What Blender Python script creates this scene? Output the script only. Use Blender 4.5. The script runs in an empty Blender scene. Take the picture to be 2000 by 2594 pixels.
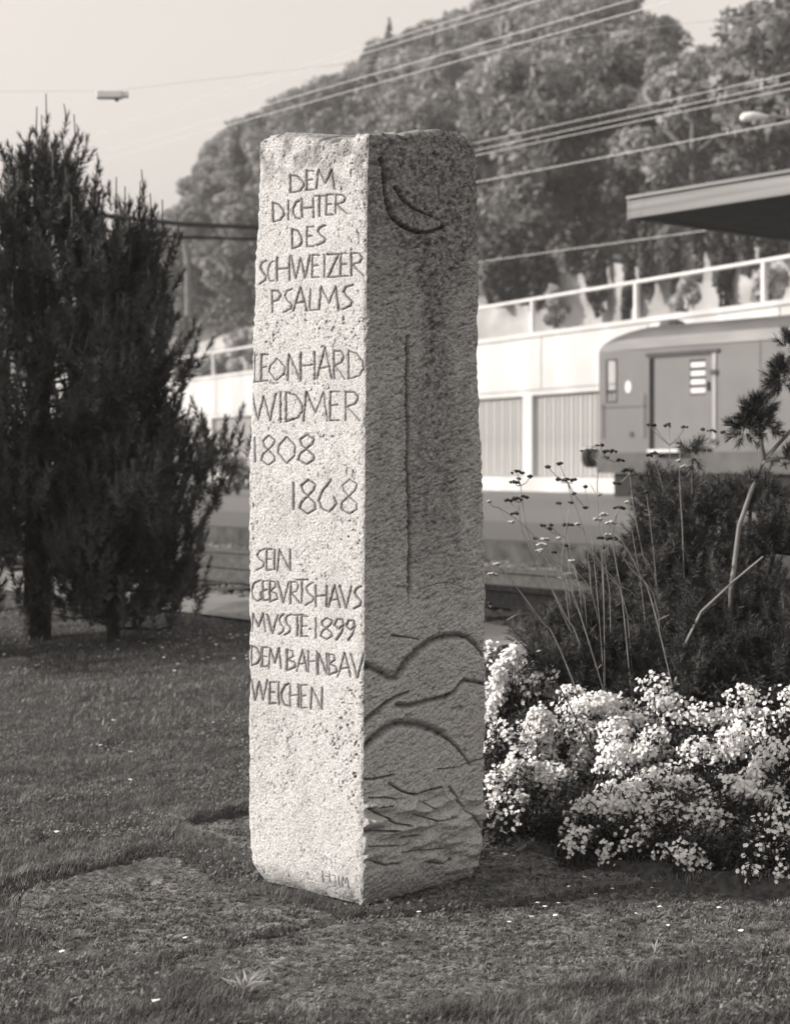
import bpy, math, random
import numpy as np

random.seed(5)
RNG = np.random.default_rng(11)
scene = bpy.context.scene
COL = scene.collection

# ------------------------------------------------------------------ camera, sky, sun, exposure
F = 4200.0          # focal length in photo pixels (photo is 2000 px wide)
HOR = 1180.0        # horizon row
EYE = 1.40
cam = bpy.data.cameras.new("camera")
cam_o = bpy.data.objects.new("camera", cam)
COL.objects.link(cam_o)
cam_o.location = (0, 0, EYE)
cam_o.rotation_euler = (math.radians(90), 0, 0)
cam.sensor_fit = 'HORIZONTAL'
cam.sensor_width = 36.0
cam.lens = F * 36.0 / 2000.0
cam.shift_y = -(1297.0 - HOR) / 2000.0
cam.clip_start = 0.1
cam.clip_end = 3000
cam.dof.use_dof = True
cam.dof.focus_distance = 5.35
cam.dof.aperture_fstop = 5.0
scene.camera = cam_o

SUN_EL = math.radians(24)
SUN_PHI = math.radians(3)       # the sun stands left, a little behind the camera
sun_vec = np.array([-math.cos(SUN_PHI) * math.cos(SUN_EL), -math.sin(SUN_PHI) * math.cos(SUN_EL), math.sin(SUN_EL)])
w = bpy.data.worlds.new("World"); scene.world = w; w.use_nodes = True
nt = w.node_tree; nt.nodes.clear()
sky = nt.nodes.new('ShaderNodeTexSky'); sky.sky_type = 'NISHITA'; sky.sun_disc = False
sky.sun_elevation = SUN_EL
sky.sun_rotation = math.atan2(sun_vec[0], sun_vec[1])
sky.air_density = 1.6; sky.dust_density = 2.5; sky.ozone_density = 1.0
bw = nt.nodes.new('ShaderNodeSeparateColor')   # blue-sensitive black and white film
tint = nt.nodes.new('ShaderNodeMix'); tint.data_type = 'RGBA'; tint.blend_type = 'MULTIPLY'
tint.inputs[0].default_value = 1.0
tint.inputs[7].default_value = (1.0, 0.925, 0.865, 1)
bg = nt.nodes.new('ShaderNodeBackground'); bg.inputs[1].default_value = 0.15
wo = nt.nodes.new('ShaderNodeOutputWorld')
nt.links.new(sky.outputs[0], bw.inputs[0]); nt.links.new(bw.outputs[2], tint.inputs[6])
nt.links.new(tint.outputs[2], bg.inputs[0]); nt.links.new(bg.outputs[0], wo.inputs[0])
sun = bpy.data.lights.new("sun", 'SUN'); sun.energy = 3.3; sun.angle = math.radians(0.5)
sun.color = (1.0, 0.935, 0.865)
sun_o = bpy.data.objects.new("sun", sun); COL.objects.link(sun_o)
from mathutils import Vector
sun_o.rotation_euler = Vector(sun_vec).to_track_quat('Z', 'Y').to_euler()
sun_o.location = (-20, -5, 20)
scene.view_settings.view_transform = 'Standard'
scene.view_settings.look = 'None'
scene.view_settings.gamma = 1.0
scene.view_settings.use_curve_mapping = False
scene.view_settings.exposure = 0.68
scene.cycles.max_bounces = 6
scene.cycles.transparent_max_bounces = 8

# ------------------------------------------------------------------ helpers
def P(px, py, Y):
    return np.array([(px - 1000) / F * Y, Y, EYE - (py - HOR) / F * Y])

def GP(px, py, z=0.0):
    Y = (EYE - z) * F / (py - HOR)
    return np.array([(px - 1000) / F * Y, Y, z])

_perm = np.random.default_rng(3).permutation(4096).astype(np.int64)
def _h(ix, iy, iz, seed):
    a = _perm[(ix + seed * 131) & 4095]
    a = _perm[(a + iy) & 4095]
    a = _perm[(a + iz) & 4095]
    return a / 4095.0 * 2 - 1
def vnoise(x, y, seed=0, z=None):
    """value noise in [-1,1], two or three dimensions"""
    x = np.asarray(x, float); y = np.asarray(y, float)
    ix = np.floor(x).astype(np.int64); iy = np.floor(y).astype(np.int64)
    fx = x - ix; fy = y - iy
    fx = fx * fx * (3 - 2 * fx); fy = fy * fy * (3 - 2 * fy)
    if z is None:
        r = 0
        for a in (0, 1):
            for b in (0, 1):
                r = r + _h(ix + a, iy + b, 0, seed) * (fx if a else 1 - fx) * (fy if b else 1 - fy)
        return r
    z = np.asarray(z, float); iz = np.floor(z).astype(np.int64); fz = z - iz; fz = fz * fz * (3 - 2 * fz)
    r = 0
    for a in (0, 1):
        for b in (0, 1):
            for c in (0, 1):
                r = r + _h(ix + a, iy + b, iz + c, seed) * (fx if a else 1 - fx) * (fy if b else 1 - fy) * (fz if c else 1 - fz)
    return r
def fbm(x, y, seed=0, octv=4, gain=.55):
    r = 0; a = 1; t = 0
    for k in range(octv):
        r = r + a * vnoise(x * 2 ** k, y * 2 ** k, seed + k * 7); t += a; a *= gain
    return r / t
def sstep(a, b, x):
    t = np.clip((np.asarray(x, float) - a) / (b - a), 0, 1)
    return t * t * (3 - 2 * t)

def big_mesh(name, V, F3=None, F4=None, smooth=False):
    V = np.asarray(V, np.float32).reshape(-1, 3)
    me = bpy.data.meshes.new(name)
    n3 = 0 if F3 is None else len(F3); n4 = 0 if F4 is None else len(F4)
    me.vertices.add(len(V)); me.vertices.foreach_set('co', V.ravel())
    loops = []
    if n3: loops.append(np.asarray(F3, np.int32).ravel())
    if n4: loops.append(np.asarray(F4, np.int32).ravel())
    loops = np.concatenate(loops)
    me.loops.add(len(loops)); me.loops.foreach_set('vertex_index', loops)
    tot = np.concatenate([np.full(n3, 3, np.int32), np.full(n4, 4, np.int32)])
    st = np.concatenate([[0], np.cumsum(tot)[:-1]]).astype(np.int32)
    me.polygons.add(n3 + n4)
    me.polygons.foreach_set('loop_start', st); me.polygons.foreach_set('loop_total', tot)
    if smooth: me.polygons.foreach_set('use_smooth', np.ones(n3 + n4, bool))
    me.update(calc_edges=True); me.validate()
    return me

def link(name, me, mat=None, parent=None, kind=None):
    o = bpy.data.objects.new(name, me); COL.objects.link(o)
    if mat is not None and me is not None and not me.materials: me.materials.append(mat)
    if parent is not None: o.parent = parent
    if kind: o['kind'] = kind
    return o

def tag(o, label, cat, group=None):
    o['label'] = label; o['category'] = cat
    if group: o['group'] = group
    return o

def thing(name, label, cat, loc=(0, 0, 0), rz=0.0, group=None):
    o = bpy.data.objects.new(name, None); COL.objects.link(o)
    o.location = [float(a) for a in loc]; o.rotation_euler = (0, 0, rz); o.empty_display_size = .2
    return tag(o, label, cat, group)

class MB:
    """gathers simple solids, then becomes ONE mesh"""
    def __init__(s): s.v = []; s.f = []
    def add(s, vs, fs):
        b = len(s.v); s.v += [tuple(map(float, p)) for p in vs]; s.f += [tuple(b + i for i in f) for f in fs]
    def box(s, x0, x1, y0, y1, z0, z1):
        s.add([(x0, y0, z0), (x1, y0, z0), (x1, y1, z0), (x0, y1, z0), (x0, y0, z1), (x1, y0, z1), (x1, y1, z1), (x0, y1, z1)],
              [(0, 3, 2, 1), (4, 5, 6, 7), (0, 1, 5, 4), (1, 2, 6, 5), (2, 3, 7, 6), (3, 0, 4, 7)])
    def tube(s, pts, rad, n=6):
        pts = [np.array(p, float) for p in pts]; m = len(pts)
        if not hasattr(rad, '__len__'): rad = [rad] * m
        rings = []
        for i, p in enumerate(pts):
            d = pts[min(i + 1, m - 1)] - pts[max(i - 1, 0)]; d = d / (np.linalg.norm(d) + 1e-9)
            a = np.cross(d, (0, 0, 1) if abs(d[2]) < .9 else (1, 0, 0)); a /= np.linalg.norm(a); b = np.cross(d, a)
            rings.append([p + rad[i] * (math.cos(2 * math.pi * k / n) * a + math.sin(2 * math.pi * k / n) * b) for k in range(n)])
        vs = [q for r in rings for q in r]
        fs = [(i * n + k, i * n + (k + 1) % n, (i + 1) * n + (k + 1) % n, (i + 1) * n + k) for i in range(m - 1) for k in range(n)]
        fs.append(tuple(range(n))[::-1]); fs.append(tuple((m - 1) * n + k for k in range(n)))
        s.add(vs, fs)
    def mesh(s, name, smooth=False):
        me = bpy.data.meshes.new(name); me.from_pydata(s.v, [], s.f)
        if smooth:
            for p in me.polygons: p.use_smooth = True
        me.update(); return me
    def build(s, name, mat, parent=None, smooth=False, kind=None, bevel=0):
        o = link(name, s.mesh(name, smooth), mat, parent, kind)
        if bevel:
            b = o.modifiers.new('bevel', 'BEVEL'); b.width = bevel; b.segments = 2; b.limit_method = 'ANGLE'
        return o

def mat(name, c0, c1=None, scale=8.0, rough=0.8, bump=0.0, bscale=None, detail=6, stretch=None, spec=0.3, c2=None, scale2=1.0, trans=0.0, metal=0.0):
    """grey material: c0..c1 mixed by noise, c2 a slower blotch"""
    m = bpy.data.materials.new(name); m.use_nodes = True
    n = m.node_tree; b = n.nodes['Principled BSDF']
    b.inputs['Roughness'].default_value = rough
    b.inputs['Specular IOR Level'].default_value = spec
    b.inputs['Metallic'].default_value = metal
    if c1 is None: c1 = c0
    tc = n.nodes.new('ShaderNodeTexCoord'); mp = n.nodes.new('ShaderNodeMapping')
    n.links.new(tc.outputs['Object'], mp.inputs[0])
    if stretch: mp.inputs['Scale'].default_value = stretch
    nz = n.nodes.new('ShaderNodeTexNoise'); nz.inputs['Scale'].default_value = scale; nz.inputs['Detail'].default_value = detail
    n.links.new(mp.outputs[0], nz.inputs[0])
    cr = n.nodes.new('ShaderNodeValToRGB')
    cr.color_ramp.elements[0].position = .35; cr.color_ramp.elements[1].position = .65
    cr.color_ramp.elements[0].color = (c0, c0, c0, 1); cr.color_ramp.elements[1].color = (c1, c1, c1, 1)
    n.links.new(nz.outputs[0], cr.inputs[0]); out = cr.outputs[0]
    if c2 is not None:
        nz2 = n.nodes.new('ShaderNodeTexNoise'); nz2.inputs['Scale'].default_value = scale2; nz2.inputs['Detail'].default_value = 4
        n.links.new(mp.outputs[0], nz2.inputs[0])
        r2 = n.nodes.new('ShaderNodeValToRGB'); r2.color_ramp.elements[0].position = .42; r2.color_ramp.elements[1].position = .62
        n.links.new(nz2.outputs[0], r2.inputs[0])
        mx = n.nodes.new('ShaderNodeMix'); mx.data_type = 'RGBA'
        n.links.new(r2.outputs[0], mx.inputs[0]); n.links.new(out, mx.inputs[6]); mx.inputs[7].default_value = (c2, c2, c2, 1)
        out = mx.outputs[2]
    n.links.new(out, b.inputs['Base Color'])
    if bump:
        bz = n.nodes.new('ShaderNodeTexNoise'); bz.inputs['Scale'].default_value = bscale or scale * 2; bz.inputs['Detail'].default_value = 5
        n.links.new(mp.outputs[0], bz.inputs[0])
        bp = n.nodes.new('ShaderNodeBump'); bp.inputs['Strength'].default_value = bump; bp.inputs['Distance'].default_value = .02
        n.links.new(bz.outputs[0], bp.inputs['Height']); n.links.new(bp.outputs[0], b.inputs['Normal'])
    if trans:
        tr = n.nodes.new('ShaderNodeBsdfTranslucent'); n.links.new(out, tr.inputs[0])
        ms = n.nodes.new('ShaderNodeMixShader'); ms.inputs[0].default_value = trans
        n.links.new(b.outputs[0], ms.inputs[1]); n.links.new(tr.outputs[0], ms.inputs[2])
        n.links.new(ms.outputs[0], n.nodes['Material Output'].inputs[0])
    return m

M = {}
M['grass'] = mat('grass', .09, .34, 26, .7, trans=.3, c2=.13, scale2=3)
M['soil'] = mat('lawn_soil', .03, .08, 40, 1, bump=.6)
M['slab'] = mat('mossy_stone', .04, .30, 60, .95, bump=.7, bscale=160, c2=.1, scale2=5)
M['moss'] = mat('moss', .04, .36, 45, .9, c2=.1, scale2=8)
M['gravel'] = mat('gravel', .13, .26, 60, .95, bump=.6, c2=.2, scale2=.7)
M['ballast'] = mat('ballast', .03, .1, 7, .95, bump=.6)
M['asphalt'] = mat('asphalt', .15, .2, 30, .9, bump=.2, c2=.16, scale2=.15)
M['asphalt_dark'] = mat('asphalt_dark', .1, .15, 30, .9, bump=.2, c2=.12, scale2=.2)
M['concrete'] = mat('concrete', .54, .64, 1.2, .85, bump=.1, c2=.47, scale2=.5, stretch=(1, 1, .35))
M['concrete_grey'] = mat('concrete_grey', .2, .3, 3, .85, bump=.2)
M['panel'] = mat('panel_paint', .34, .42, .8, .6)
M['white_paint'] = mat('white_paint', .62, .7, 2, .5)
M['rust'] = mat('rusty_steel', .05, .09, 20, .6, metal=.3)
M['railtop'] = mat('worn_rail_steel', .1, .16, 8, .35, metal=.8)
M['wood'] = mat('dark_timber', .03, .07, 12, .9)
M['bark'] = mat('pine_bark', .04, .09, 18, .95, bump=.8)
M['bark_pale'] = mat('pale_bark', .12, .26, 9, .9, bump=.3)
M['needle'] = mat('pine_needle', .02, .13, 2.5, .6)
M['needle_lt'] = mat('pine_needle_light', .025, .12, 4, .6)
M['leaf_hill'] = mat('hill_foliage', .15, .38, .8, .8, trans=.3)
M['leaf_hill_dark'] = mat('hill_foliage_dark', .11, .25, .8, .8, trans=.25)
M['leaf_hill_pale'] = mat('hill_foliage_pale', .24, .44, .8, .8, trans=.3)
M['hill'] = mat('hill_soil', .06, .12, .3, 1)
M['rock'] = mat('pale_rock', .26, .5, .6, .95, bump=1, bscale=2, c2=.38, scale2=.2)
M['ivy'] = mat('ivy', .05, .13, 2, .7)
M['paleshrub'] = mat('pale_shrub', .4, .65, 2, .8, trans=.3)
M['train'] = mat('train_paint', .12, .145, 1.2, .45, bump=.05, c2=.13, scale2=.5, spec=.4)
M['train_low'] = mat('train_skirt', .06, .09, 2, .5)
M['train_roof'] = mat('train_roof', .07, .13, 1.5, .6, stretch=(.3, 1, 1))
M['train_cornice'] = mat('train_cornice', .28, .38, 2, .5, stretch=(.3, 1, 1))
M['black'] = mat('black_rubber', .012, .02, 8, .8)
M['darkmetal'] = mat('dark_metal', .03, .05, 8, .5)
M['fascia'] = mat('weathered_fascia', .14, .28, 1.6, .7, stretch=(.15, 1, 9))
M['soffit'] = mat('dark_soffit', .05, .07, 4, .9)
M['wire'] = mat('wire_metal', .6, .68, 3, .5)
M['wire_dark'] = mat('dark_cable', .02, .03, 3, .7)
M['lamp'] = mat('lamp_housing', .75, .8, 4, .4)
M['petal'] = mat('white_petal', .8, .88, 12, .7, trans=.1)
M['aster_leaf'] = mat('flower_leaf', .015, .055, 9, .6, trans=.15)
M['drystem'] = mat('dry_stem', .15, .30, 12, .8)
M['seed'] = mat('seed_head', .02, .06, 60, .9)
M['seed_pale'] = mat('seed_head_pale', .25, .5, 60, .9)
M['dryleaf'] = mat('dry_leaf', .3, .5, 20, .8, trans=.3)

# glass
mg = bpy.data.materials.new('window_glass'); mg.use_nodes = True
b = mg.node_tree.nodes['Principled BSDF']; b.inputs['Roughness'].default_value = .05
b.inputs['Transmission Weight'].default_value = 1.0; b.inputs['IOR'].default_value = 1.05
M['glass'] = mg

# ------------------------------------------------------------------ ground profile (v runs square to the railway)
TD = np.array([-.640, .768]); TN = np.array([.768, .640])       # along the tracks (away, left) / across
TE = -TD
TRACK_RZ = math.atan2(TE[1], TE[0])
def vv(x, y): return x * TN[0] + y * TN[1]
def gbase(v): return np.interp(v, [-80, 3.6, 7.2, 7.8, 9.0, 11.9], [0, 0, .27, .30, .34, .36])

slab_polys_px = {
 'left':  [(40, 2262), (160, 2225), (400, 2172), (470, 2180), (560, 2235), (640, 2262), (780, 2300), (912, 2330), (905, 2322), (760, 2348), (600, 2385), (430, 2425), (280, 2440), (140, 2400), (30, 2330)],
 'back':  [(455, 2098), (560, 2076), (660, 2060), (800, 2050), (960, 2056), (960, 2240), (760, 2238), (600, 2195), (500, 2140)],
 'front': [(605, 2392), (765, 2355), (915, 2326), (1080, 2322), (1300, 2292), (1600, 2262), (1860, 2262), (2080, 2290), (2080, 2390), (1800, 2420), (1500, 2480), (1250, 2545), (1050, 2572), (800, 2566), (600, 2520), (440, 2460), (430, 2433)],
 'right': [(975, 2056), (1120, 2095), (1240, 2140), (1380, 2165), (1560, 2205), (1850, 2255), (1600, 2255), (1300, 2284), (1080, 2314), (975, 2316)],
}
slab_polys = {k: np.array([GP(a, b)[:2] for a, b in v]) for k, v in slab_polys_px.items()}
def poly_dist(poly, x, y):
    """signed distance, positive inside"""
    x = np.asarray(x, float); y = np.asarray(y, float)
    inside = np.zeros(x.shape, bool); d = np.full(x.shape, 1e9)
    n = len(poly)
    for i in range(n):
        ax, ay = poly[i]; bx, by = poly[(i + 1) % n]
        c = ((ay > y) != (by > y)) & (x < (bx - ax) * (y - ay) / ((by - ay) if by != ay else 1e-9) + ax)
        inside ^= c
        ex, ey = bx - ax, by - ay; t = np.clip(((x - ax) * ex + (y - ay) * ey) / (ex * ex + ey * ey + 1e-12), 0, 1)
        d = np.minimum(d, np.hypot(x - ax - t * ex, y - ay - t * ey))
    return np.where(inside, d, -d)
def wob(x, y): return x + .05 * fbm(x * 5, y * 5, 91, 3), y + .05 * fbm(x * 5, y * 5, 92, 3)
def slab_field(x, y):
    r = np.full(np.shape(x), -1e9)
    for p in slab_polys.values(): r = np.maximum(r, poly_dist(p, x, y))
    return r
ridge_a = GP(425, 2105)[:2]; ridge_b = GP(655, 2215)[:2]
edge_pts = [GP(a, b)[:2] for a, b in ((-60, 2290), (60, 2240), (200, 2205), (400, 2150), (500, 2095), (650, 2050))]
def seg_dist(x, y, a, b):
    ex, ey = b - a; t = np.clip(((x - a[0]) * ex + (y - a[1]) * ey) / (ex * ex + ey * ey), 0, 1)
    return np.hypot(x - a[0] - t * ex, y - a[1] - t * ey)
def crack(x, y):
    a = poly_dist(slab_polys['left'], x, y); b_ = poly_dist(slab_polys['front'], x, y); c = poly_dist(slab_polys['right'], x, y)
    m2 = np.maximum(np.minimum(a, b_), np.minimum(b_, c))
    return sstep(-.035, -.015, m2)
def lawn_h(x, y, sf=None):
    x = np.asarray(x, float); y = np.asarray(y, float)
    if sf is None: sf = slab_field(x, y)
    z = gbase(vv(x, y)) + .022 * fbm(x * 1.4, y * 1.4, 21, 3) + .020 * fbm(x * 9, y * 9, 31, 3)
    # turf bank behind the left slab
    d = np.full(x.shape, 1e9)
    for i in range(len(edge_pts) - 1): d = np.minimum(d, seg_dist(x, y, edge_pts[i], edge_pts[i + 1]))
    back = (y > np.interp(x, [p[0] for p in edge_pts], [p[1] for p in edge_pts])) & (x < -.3)
    z = z + np.where(back, .014 * np.exp(-(d / .35) ** 2), 0)
    dr = seg_dist(x, y, ridge_a, ridge_b)
    z = z + .035 * np.exp(-(dr / .035) ** 2)
    return z - .038 * sstep(.0, .05, sf) * sstep(.03, .06, dr) - .05 * crack(x, y)

# lawn sheet (one grid in track-aligned coordinates is not needed: a graded x/y grid)
xs = np.unique(np.concatenate([np.linspace(-60, -3.2, 50), np.linspace(-3.2, 2.6, 330), np.linspace(2.6, 60, 50)]))
ys = np.unique(np.concatenate([np.linspace(-40, 3.4, 25), np.linspace(3.4, 7.6, 260), np.linspace(7.6, 14, 90), np.linspace(14, 80, 60)]))
gx, gy = np.meshgrid(xs, ys)
gz = lawn_h(gx, gy)
V = np.stack([gx, gy, gz], -1).reshape(-1, 3)
nx, ny = len(xs), len(ys)
i0 = (np.arange(ny - 1)[:, None] * nx + np.arange(nx - 1)[None]).ravel()
Fq = np.stack([i0, i0 + 1, i0 + nx + 1, i0 + nx], 1)
cx = (V[Fq[:, 0]] + V[Fq[:, 2]]) / 2
keep = vv(cx[:, 0], cx[:, 1]) < 7.9
link('lawn', big_mesh('lawn', V, F4=Fq[keep], smooth=True), M['soil'], kind='structure')

def strip(name, v0, v1, z0, z1, m, u0=-110, u1=160, n=80, amp=0):
    """a sheet along the railway between two distances v"""
    us = np.linspace(u0, u1, n); vs = np.linspace(v0, v1, max(2, int(n / 8)))
    U, Vv = np.meshgrid(us, vs)
    X = TD[0] * U + TN[0] * Vv; Y = TD[1] * U + TN[1] * Vv
    Z = z0 + (z1 - z0) * (Vv - v0) / (v1 - v0)
    if amp: Z = Z + amp * fbm(X * 2, Y * 2, 5)
    a, b_ = U.shape
    i = (np.arange(a - 1)[:, None] * b_ + np.arange(b_ - 1)[None]).ravel()
    return link(name, big_mesh(name, np.stack([X, Y, Z], -1).reshape(-1, 3), F4=np.stack([i, i + b_, i + b_ + 1, i + 1], 1)), m, kind='structure')
strip('gravel_path', 6.95, 7.95, .272, .335, mat('pale_gravel', .2, .36, 60, .95, bump=.6, c2=.24, scale2=.7), amp=.01)
strip('track_bed', 7.6, 12.3, .31, .37, M['ballast'], amp=.02)
# platform with its edge
mb = MB()
def tp(u, v, z): return (TD[0] * u + TN[0] * v, TD[1] * u + TN[1] * v, z)
def tbox(mb, u0, u1, v0, v1, z0, z1):
    mb.add([tp(u0, v0, z0), tp(u1, v0, z0), tp(u1, v1, z0), tp(u0, v1, z0), tp(u0, v0, z1), tp(u1, v0, z1), tp(u1, v1, z1), tp(u0, v1, z1)],
           [(0, 1, 2, 3), (4, 7, 6, 5), (0, 4, 5, 1), (1, 5, 6, 2), (2, 6, 7, 3), (3, 7, 4, 0)])
tbox(mb, -110, 160, 12.35, 16.4, -.2, .60)
mb.build('platform', M['asphalt_dark'], kind='structure')
mb = MB(); tbox(mb, -110, 160, 12.0, 12.34, -.2, .605); mb.build('platform_edge', mat('sooty_concrete', .04, .09, 6, .95, bump=.3), kind='structure')
mb = MB(); mb.add([tp(-160, 16.4, .595), tp(260, 16.4, .595), tp(260, 30, .56), tp(-160, 30, .56), tp(260, 70, .40), tp(-160, 70, .40)], [(0, 3, 2, 1), (3, 5, 4, 2)])
mb.build('station_yard', M['asphalt'], kind='structure')
mb = MB(); mb.add([(-1500, -1500, -.35), (1500, -1500, -.35), (1500, 1500, -.35), (-1500, 1500, -.35)], [(0, 1, 2, 3)])
mb.build('ground', M['hill'], kind='structure')

# ------------------------------------------------------------------ hill
B0 = np.array([(1225 - 1000) / F * 60, 60.0]); BE = np.array([.459, -.888]); BN = np.array([.888, .459])
BRZ = math.atan2(BE[1], BE[0])
def wd(x, y): return (x - B0[0]) * BN[0] + (y - B0[1]) * BN[1]
def hill_h(x, y):
    w_ = wd(x, y)
    fac = 1.06 - .80 * sstep(14, 21, x)
    h = np.where(w_ < 7.5, .3, 9.0 + fac * .66 * np.clip(w_ - 7.5, 0, 38) + .1 * np.clip(w_ - 45, 0, 300))
    return h + np.where(w_ > 8, 1.2 * fbm(x * .08, y * .08, 3, 3), 0)
uu = np.linspace(-190, 70, 90); ww = np.concatenate([np.linspace(7.6, 60, 40), np.linspace(70, 300, 14)])
U, W = np.meshgrid(uu, ww)
X = B0[0] + BE[0] * U + BN[0] * W; Y = B0[1] + BE[1] * U + BN[1] * W
i = (np.arange(len(ww) - 1)[:, None] * len(uu) + np.arange(len(uu) - 1)[None]).ravel()
link('hillside', big_mesh('hillside', np.stack([X, Y, hill_h(X, Y)], -1).reshape(-1, 3), F4=np.stack([i, i + 1, i + len(uu) + 1, i + len(uu)], 1), smooth=True), M['hill'], kind='structure')

# ------------------------------------------------------------------ retaining wall with niches
wall = thing('retaining_wall', 'long white concrete retaining wall with recessed panels behind the tracks', 'wall', (B0[0], B0[1], .42), BRZ)
# local x along the wall (to the right and nearer), local y away from the camera, z above .42
T0, T1 = -70.0, 26.0
PIL = [3.0 + 6.1 * k for k in range(-12, 4)]
Z0 = .42
mb = MB(); mb.box(T0, T1, -.12, .5, -.3, .60); mb.build('plinth', M['concrete'], wall, bevel=.03)
mb = MB(); mb.box(T0, T1, 0, .5, 3.40, 3.60); mb.build('lintel', M['concrete'], wall)
mb = MB(); mb.box(T0, T1, -.05, .5, 3.60, 5.40); mb.build('upper_wall', M['concrete'], wall)
mb = MB(); mb.box(T0, T1, -.12, .6, 5.40, 5.55); mb.build('coping', M['concrete'], wall)
pm = None; lines = MB()
for k, t in enumerate(PIL):
    if pm is None:
        q = MB(); q.box(-.3, .3, -.03, .45, .60, 3.40); pm = q.mesh('pillar'); pm.materials.append(M['concrete'])
    o = link('pillar', pm, None, wall); o.location = (t, 0, 0)
    if k < len(PIL) - 1:
        for h in range(10):                      # ribbed boards of every niche
            a = t + .3 + h * .55
            if k % 1 == 0:
                q_ = bpy.data.objects.get('board')
                if q_ is None:
                    q = MB(); q.box(.0, .535, .18, .26, .62, 3.38); q.box(.06, .12, .14, .18, .62, 3.38); q.box(.3, .36, .14, .18, .62, 3.38)
                    bo = link('board', q.mesh('board'), M['panel'], wall)
                else:
                    bo = q_.copy(); COL.objects.link(bo); bo.parent = wall
                bo.location = (a, 0, 0)
# joints of the upper wall
for t in PIL: lines.box(t + .9, t + .96, -.075, -.051, 3.62, 5.38)
lines.build('wall_joint', mat('joint_strip', .4, .5, 2, .9), wall)
# terrace behind the coping
mb = MB(); mb.box(T0, T1, .6, 8.2, 4.9, 5.38); mb.build('terrace', M['gravel'], wall)
# railing
rail = thing('railing', 'white tube railing with posts along the top of the retaining wall', 'railing', (B0[0], B0[1], Z0 + 5.55), BRZ)
mb = MB(); mb.tube([(T0, .2, 1.2), (T1, .2, 1.2)], .062, 8); mb.build('top_rail', M['white_paint'], rail)
post = None
for k in range(0, 16):
    t = PIL[0] + 6.1 * k
    if post is None:
        q = MB(); q.box(-.07, .07, .13, .27, 0, 1.14); post = q.mesh('post'); post.materials.append(M['white_paint'])
    o = link('post', post, None, rail); o.location = (t, 0, 0)

# rock face behind the terrace
uu = np.linspace(-90, 30, 260); zz = np.linspace(-.2, 6.2, 26)
U, Z = np.meshgrid(uu, zz)
top = 3.3 + .7 * fbm(uu * .25, uu * 0, 9, 3) + np.where(uu > 3, .8, 0)
Zs = Z / 6.2 * top[None]
D_ = 7.4 + .5 * fbm(U * .6, Zs * .5, 4, 4) - .5 * Zs / 6
X = B0[0] + BE[0] * U + BN[0] * D_; Y = B0[1] + BE[1] * U + BN[1] * D_
i = (np.arange(len(zz) - 1)[:, None] * len(uu) + np.arange(len(uu) - 1)[None]).ravel()
Vr = np.stack([X, Y, Zs + 5.7], -1).reshape(-1, 3)
rockf = link('rock_face', big_mesh('rock_face', Vr, F4=np.stack([i, i + 1, i + len(uu) + 1, i + len(uu)], 1)), M['rock'], kind='structure')

# ------------------------------------------------------------------ leaf clouds
def leaf_cloud(C, R, n, size, rng, flat=.0):
    """n small quads spread in the ellipsoids C,R -> verts, quads"""
    k = rng.integers(0, len(C), n)
    d = rng.normal(size=(n, 3)); d /= np.linalg.norm(d, axis=1)[:, None]
    r = rng.uniform(.45, 1.05, n) ** .7
    c = C[k] + d * r[:, None] * R[k]
    nn = d + rng.normal(size=(n, 3)) * .8; nn /= np.linalg.norm(nn, axis=1)[:, None]
    a = np.cross(nn, rng.normal(size=(n, 3))); a /= np.linalg.norm(a, axis=1)[:, None]; b_ = np.cross(nn, a)
    s = size * rng.uniform(.6, 1.3, n)[:, None]
    V = np.stack([c - a * s, c - b_ * s * .6, c + a * s, c + b_ * s * .6], 1).reshape(-1, 3)
    return V, np.arange(4 * n).reshape(-1, 4)

def tree_proto(seed, kind):
    rng = np.random.default_rng(seed)
    if kind == 'leafy':
        n = 17; H = 9.0
        th = rng.uniform(0, 6.28, n); rr = rng.uniform(.3, 1, n) ** .6; hz = rng.uniform(.28, .95, n)
        rad = 2.9 * np.sqrt(np.clip(1 - ((hz - .55) / .5) ** 2, .05, 1))
        C = np.stack([np.cos(th) * rr * rad, np.sin(th) * rr * rad, hz * H], 1)
        R = rng.uniform(.8, 1.6, (n, 1)) * np.array([1, 1, .72])
        V, Fq = leaf_cloud(C, R, 5200, .22, rng)
    else:
        H = 11.0; n = 46
        hz = rng.uniform(.12, 1.0, n); rad = 2.2 * (1 - hz) + .12; th = rng.uniform(0, 6.28, n)
        C = np.stack([np.cos(th) * rad * .6, np.sin(th) * rad * .6, hz * H], 1)
        R = np.stack([rad * .55 + .15, rad * .55 + .15, np.full(n, .5)], 1)
        V, Fq = leaf_cloud(C, R, 4200, .15, rng)
    me = big_mesh('crown', V, F4=Fq)
    q = MB(); bend = rng.uniform(-.5, .5, 2)
    q.tube([(0, 0, -1.2), (bend[0] * .3, bend[1] * .3, H * .35), (bend[0], bend[1], H * .85)], [.24, .18, .05], 7)
    for k in range(5):
        a = rng.uniform(0, 6.28); z = H * rng.uniform(.3, .6)
        q.tube([(bend[0] * z / H, bend[1] * z / H, z), (math.cos(a) * 1.8, math.sin(a) * 1.8, z + 1.6)], [.09, .03], 5)
    return me, q.mesh('trunk')
protos = []
for s, kd, mt in [(1, 'leafy', 'leaf_hill'), (2, 'leafy', 'leaf_hill_dark'), (3, 'leafy', 'leaf_hill_pale'), (4, 'leafy', 'leaf_hill'), (5, 'spire', 'leaf_hill_dark'), (6, 'leafy', 'leaf_hill_dark'), (7, 'spire', 'leaf_hill')]:
    c, t = tree_proto(s, kd); c.materials.append(M[mt]); t.materials.append(M['bark_pale' if s in (3,) else 'bark'])
    protos.append((c, t, kd, mt))
rng = np.random.default_rng(77)
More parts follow.
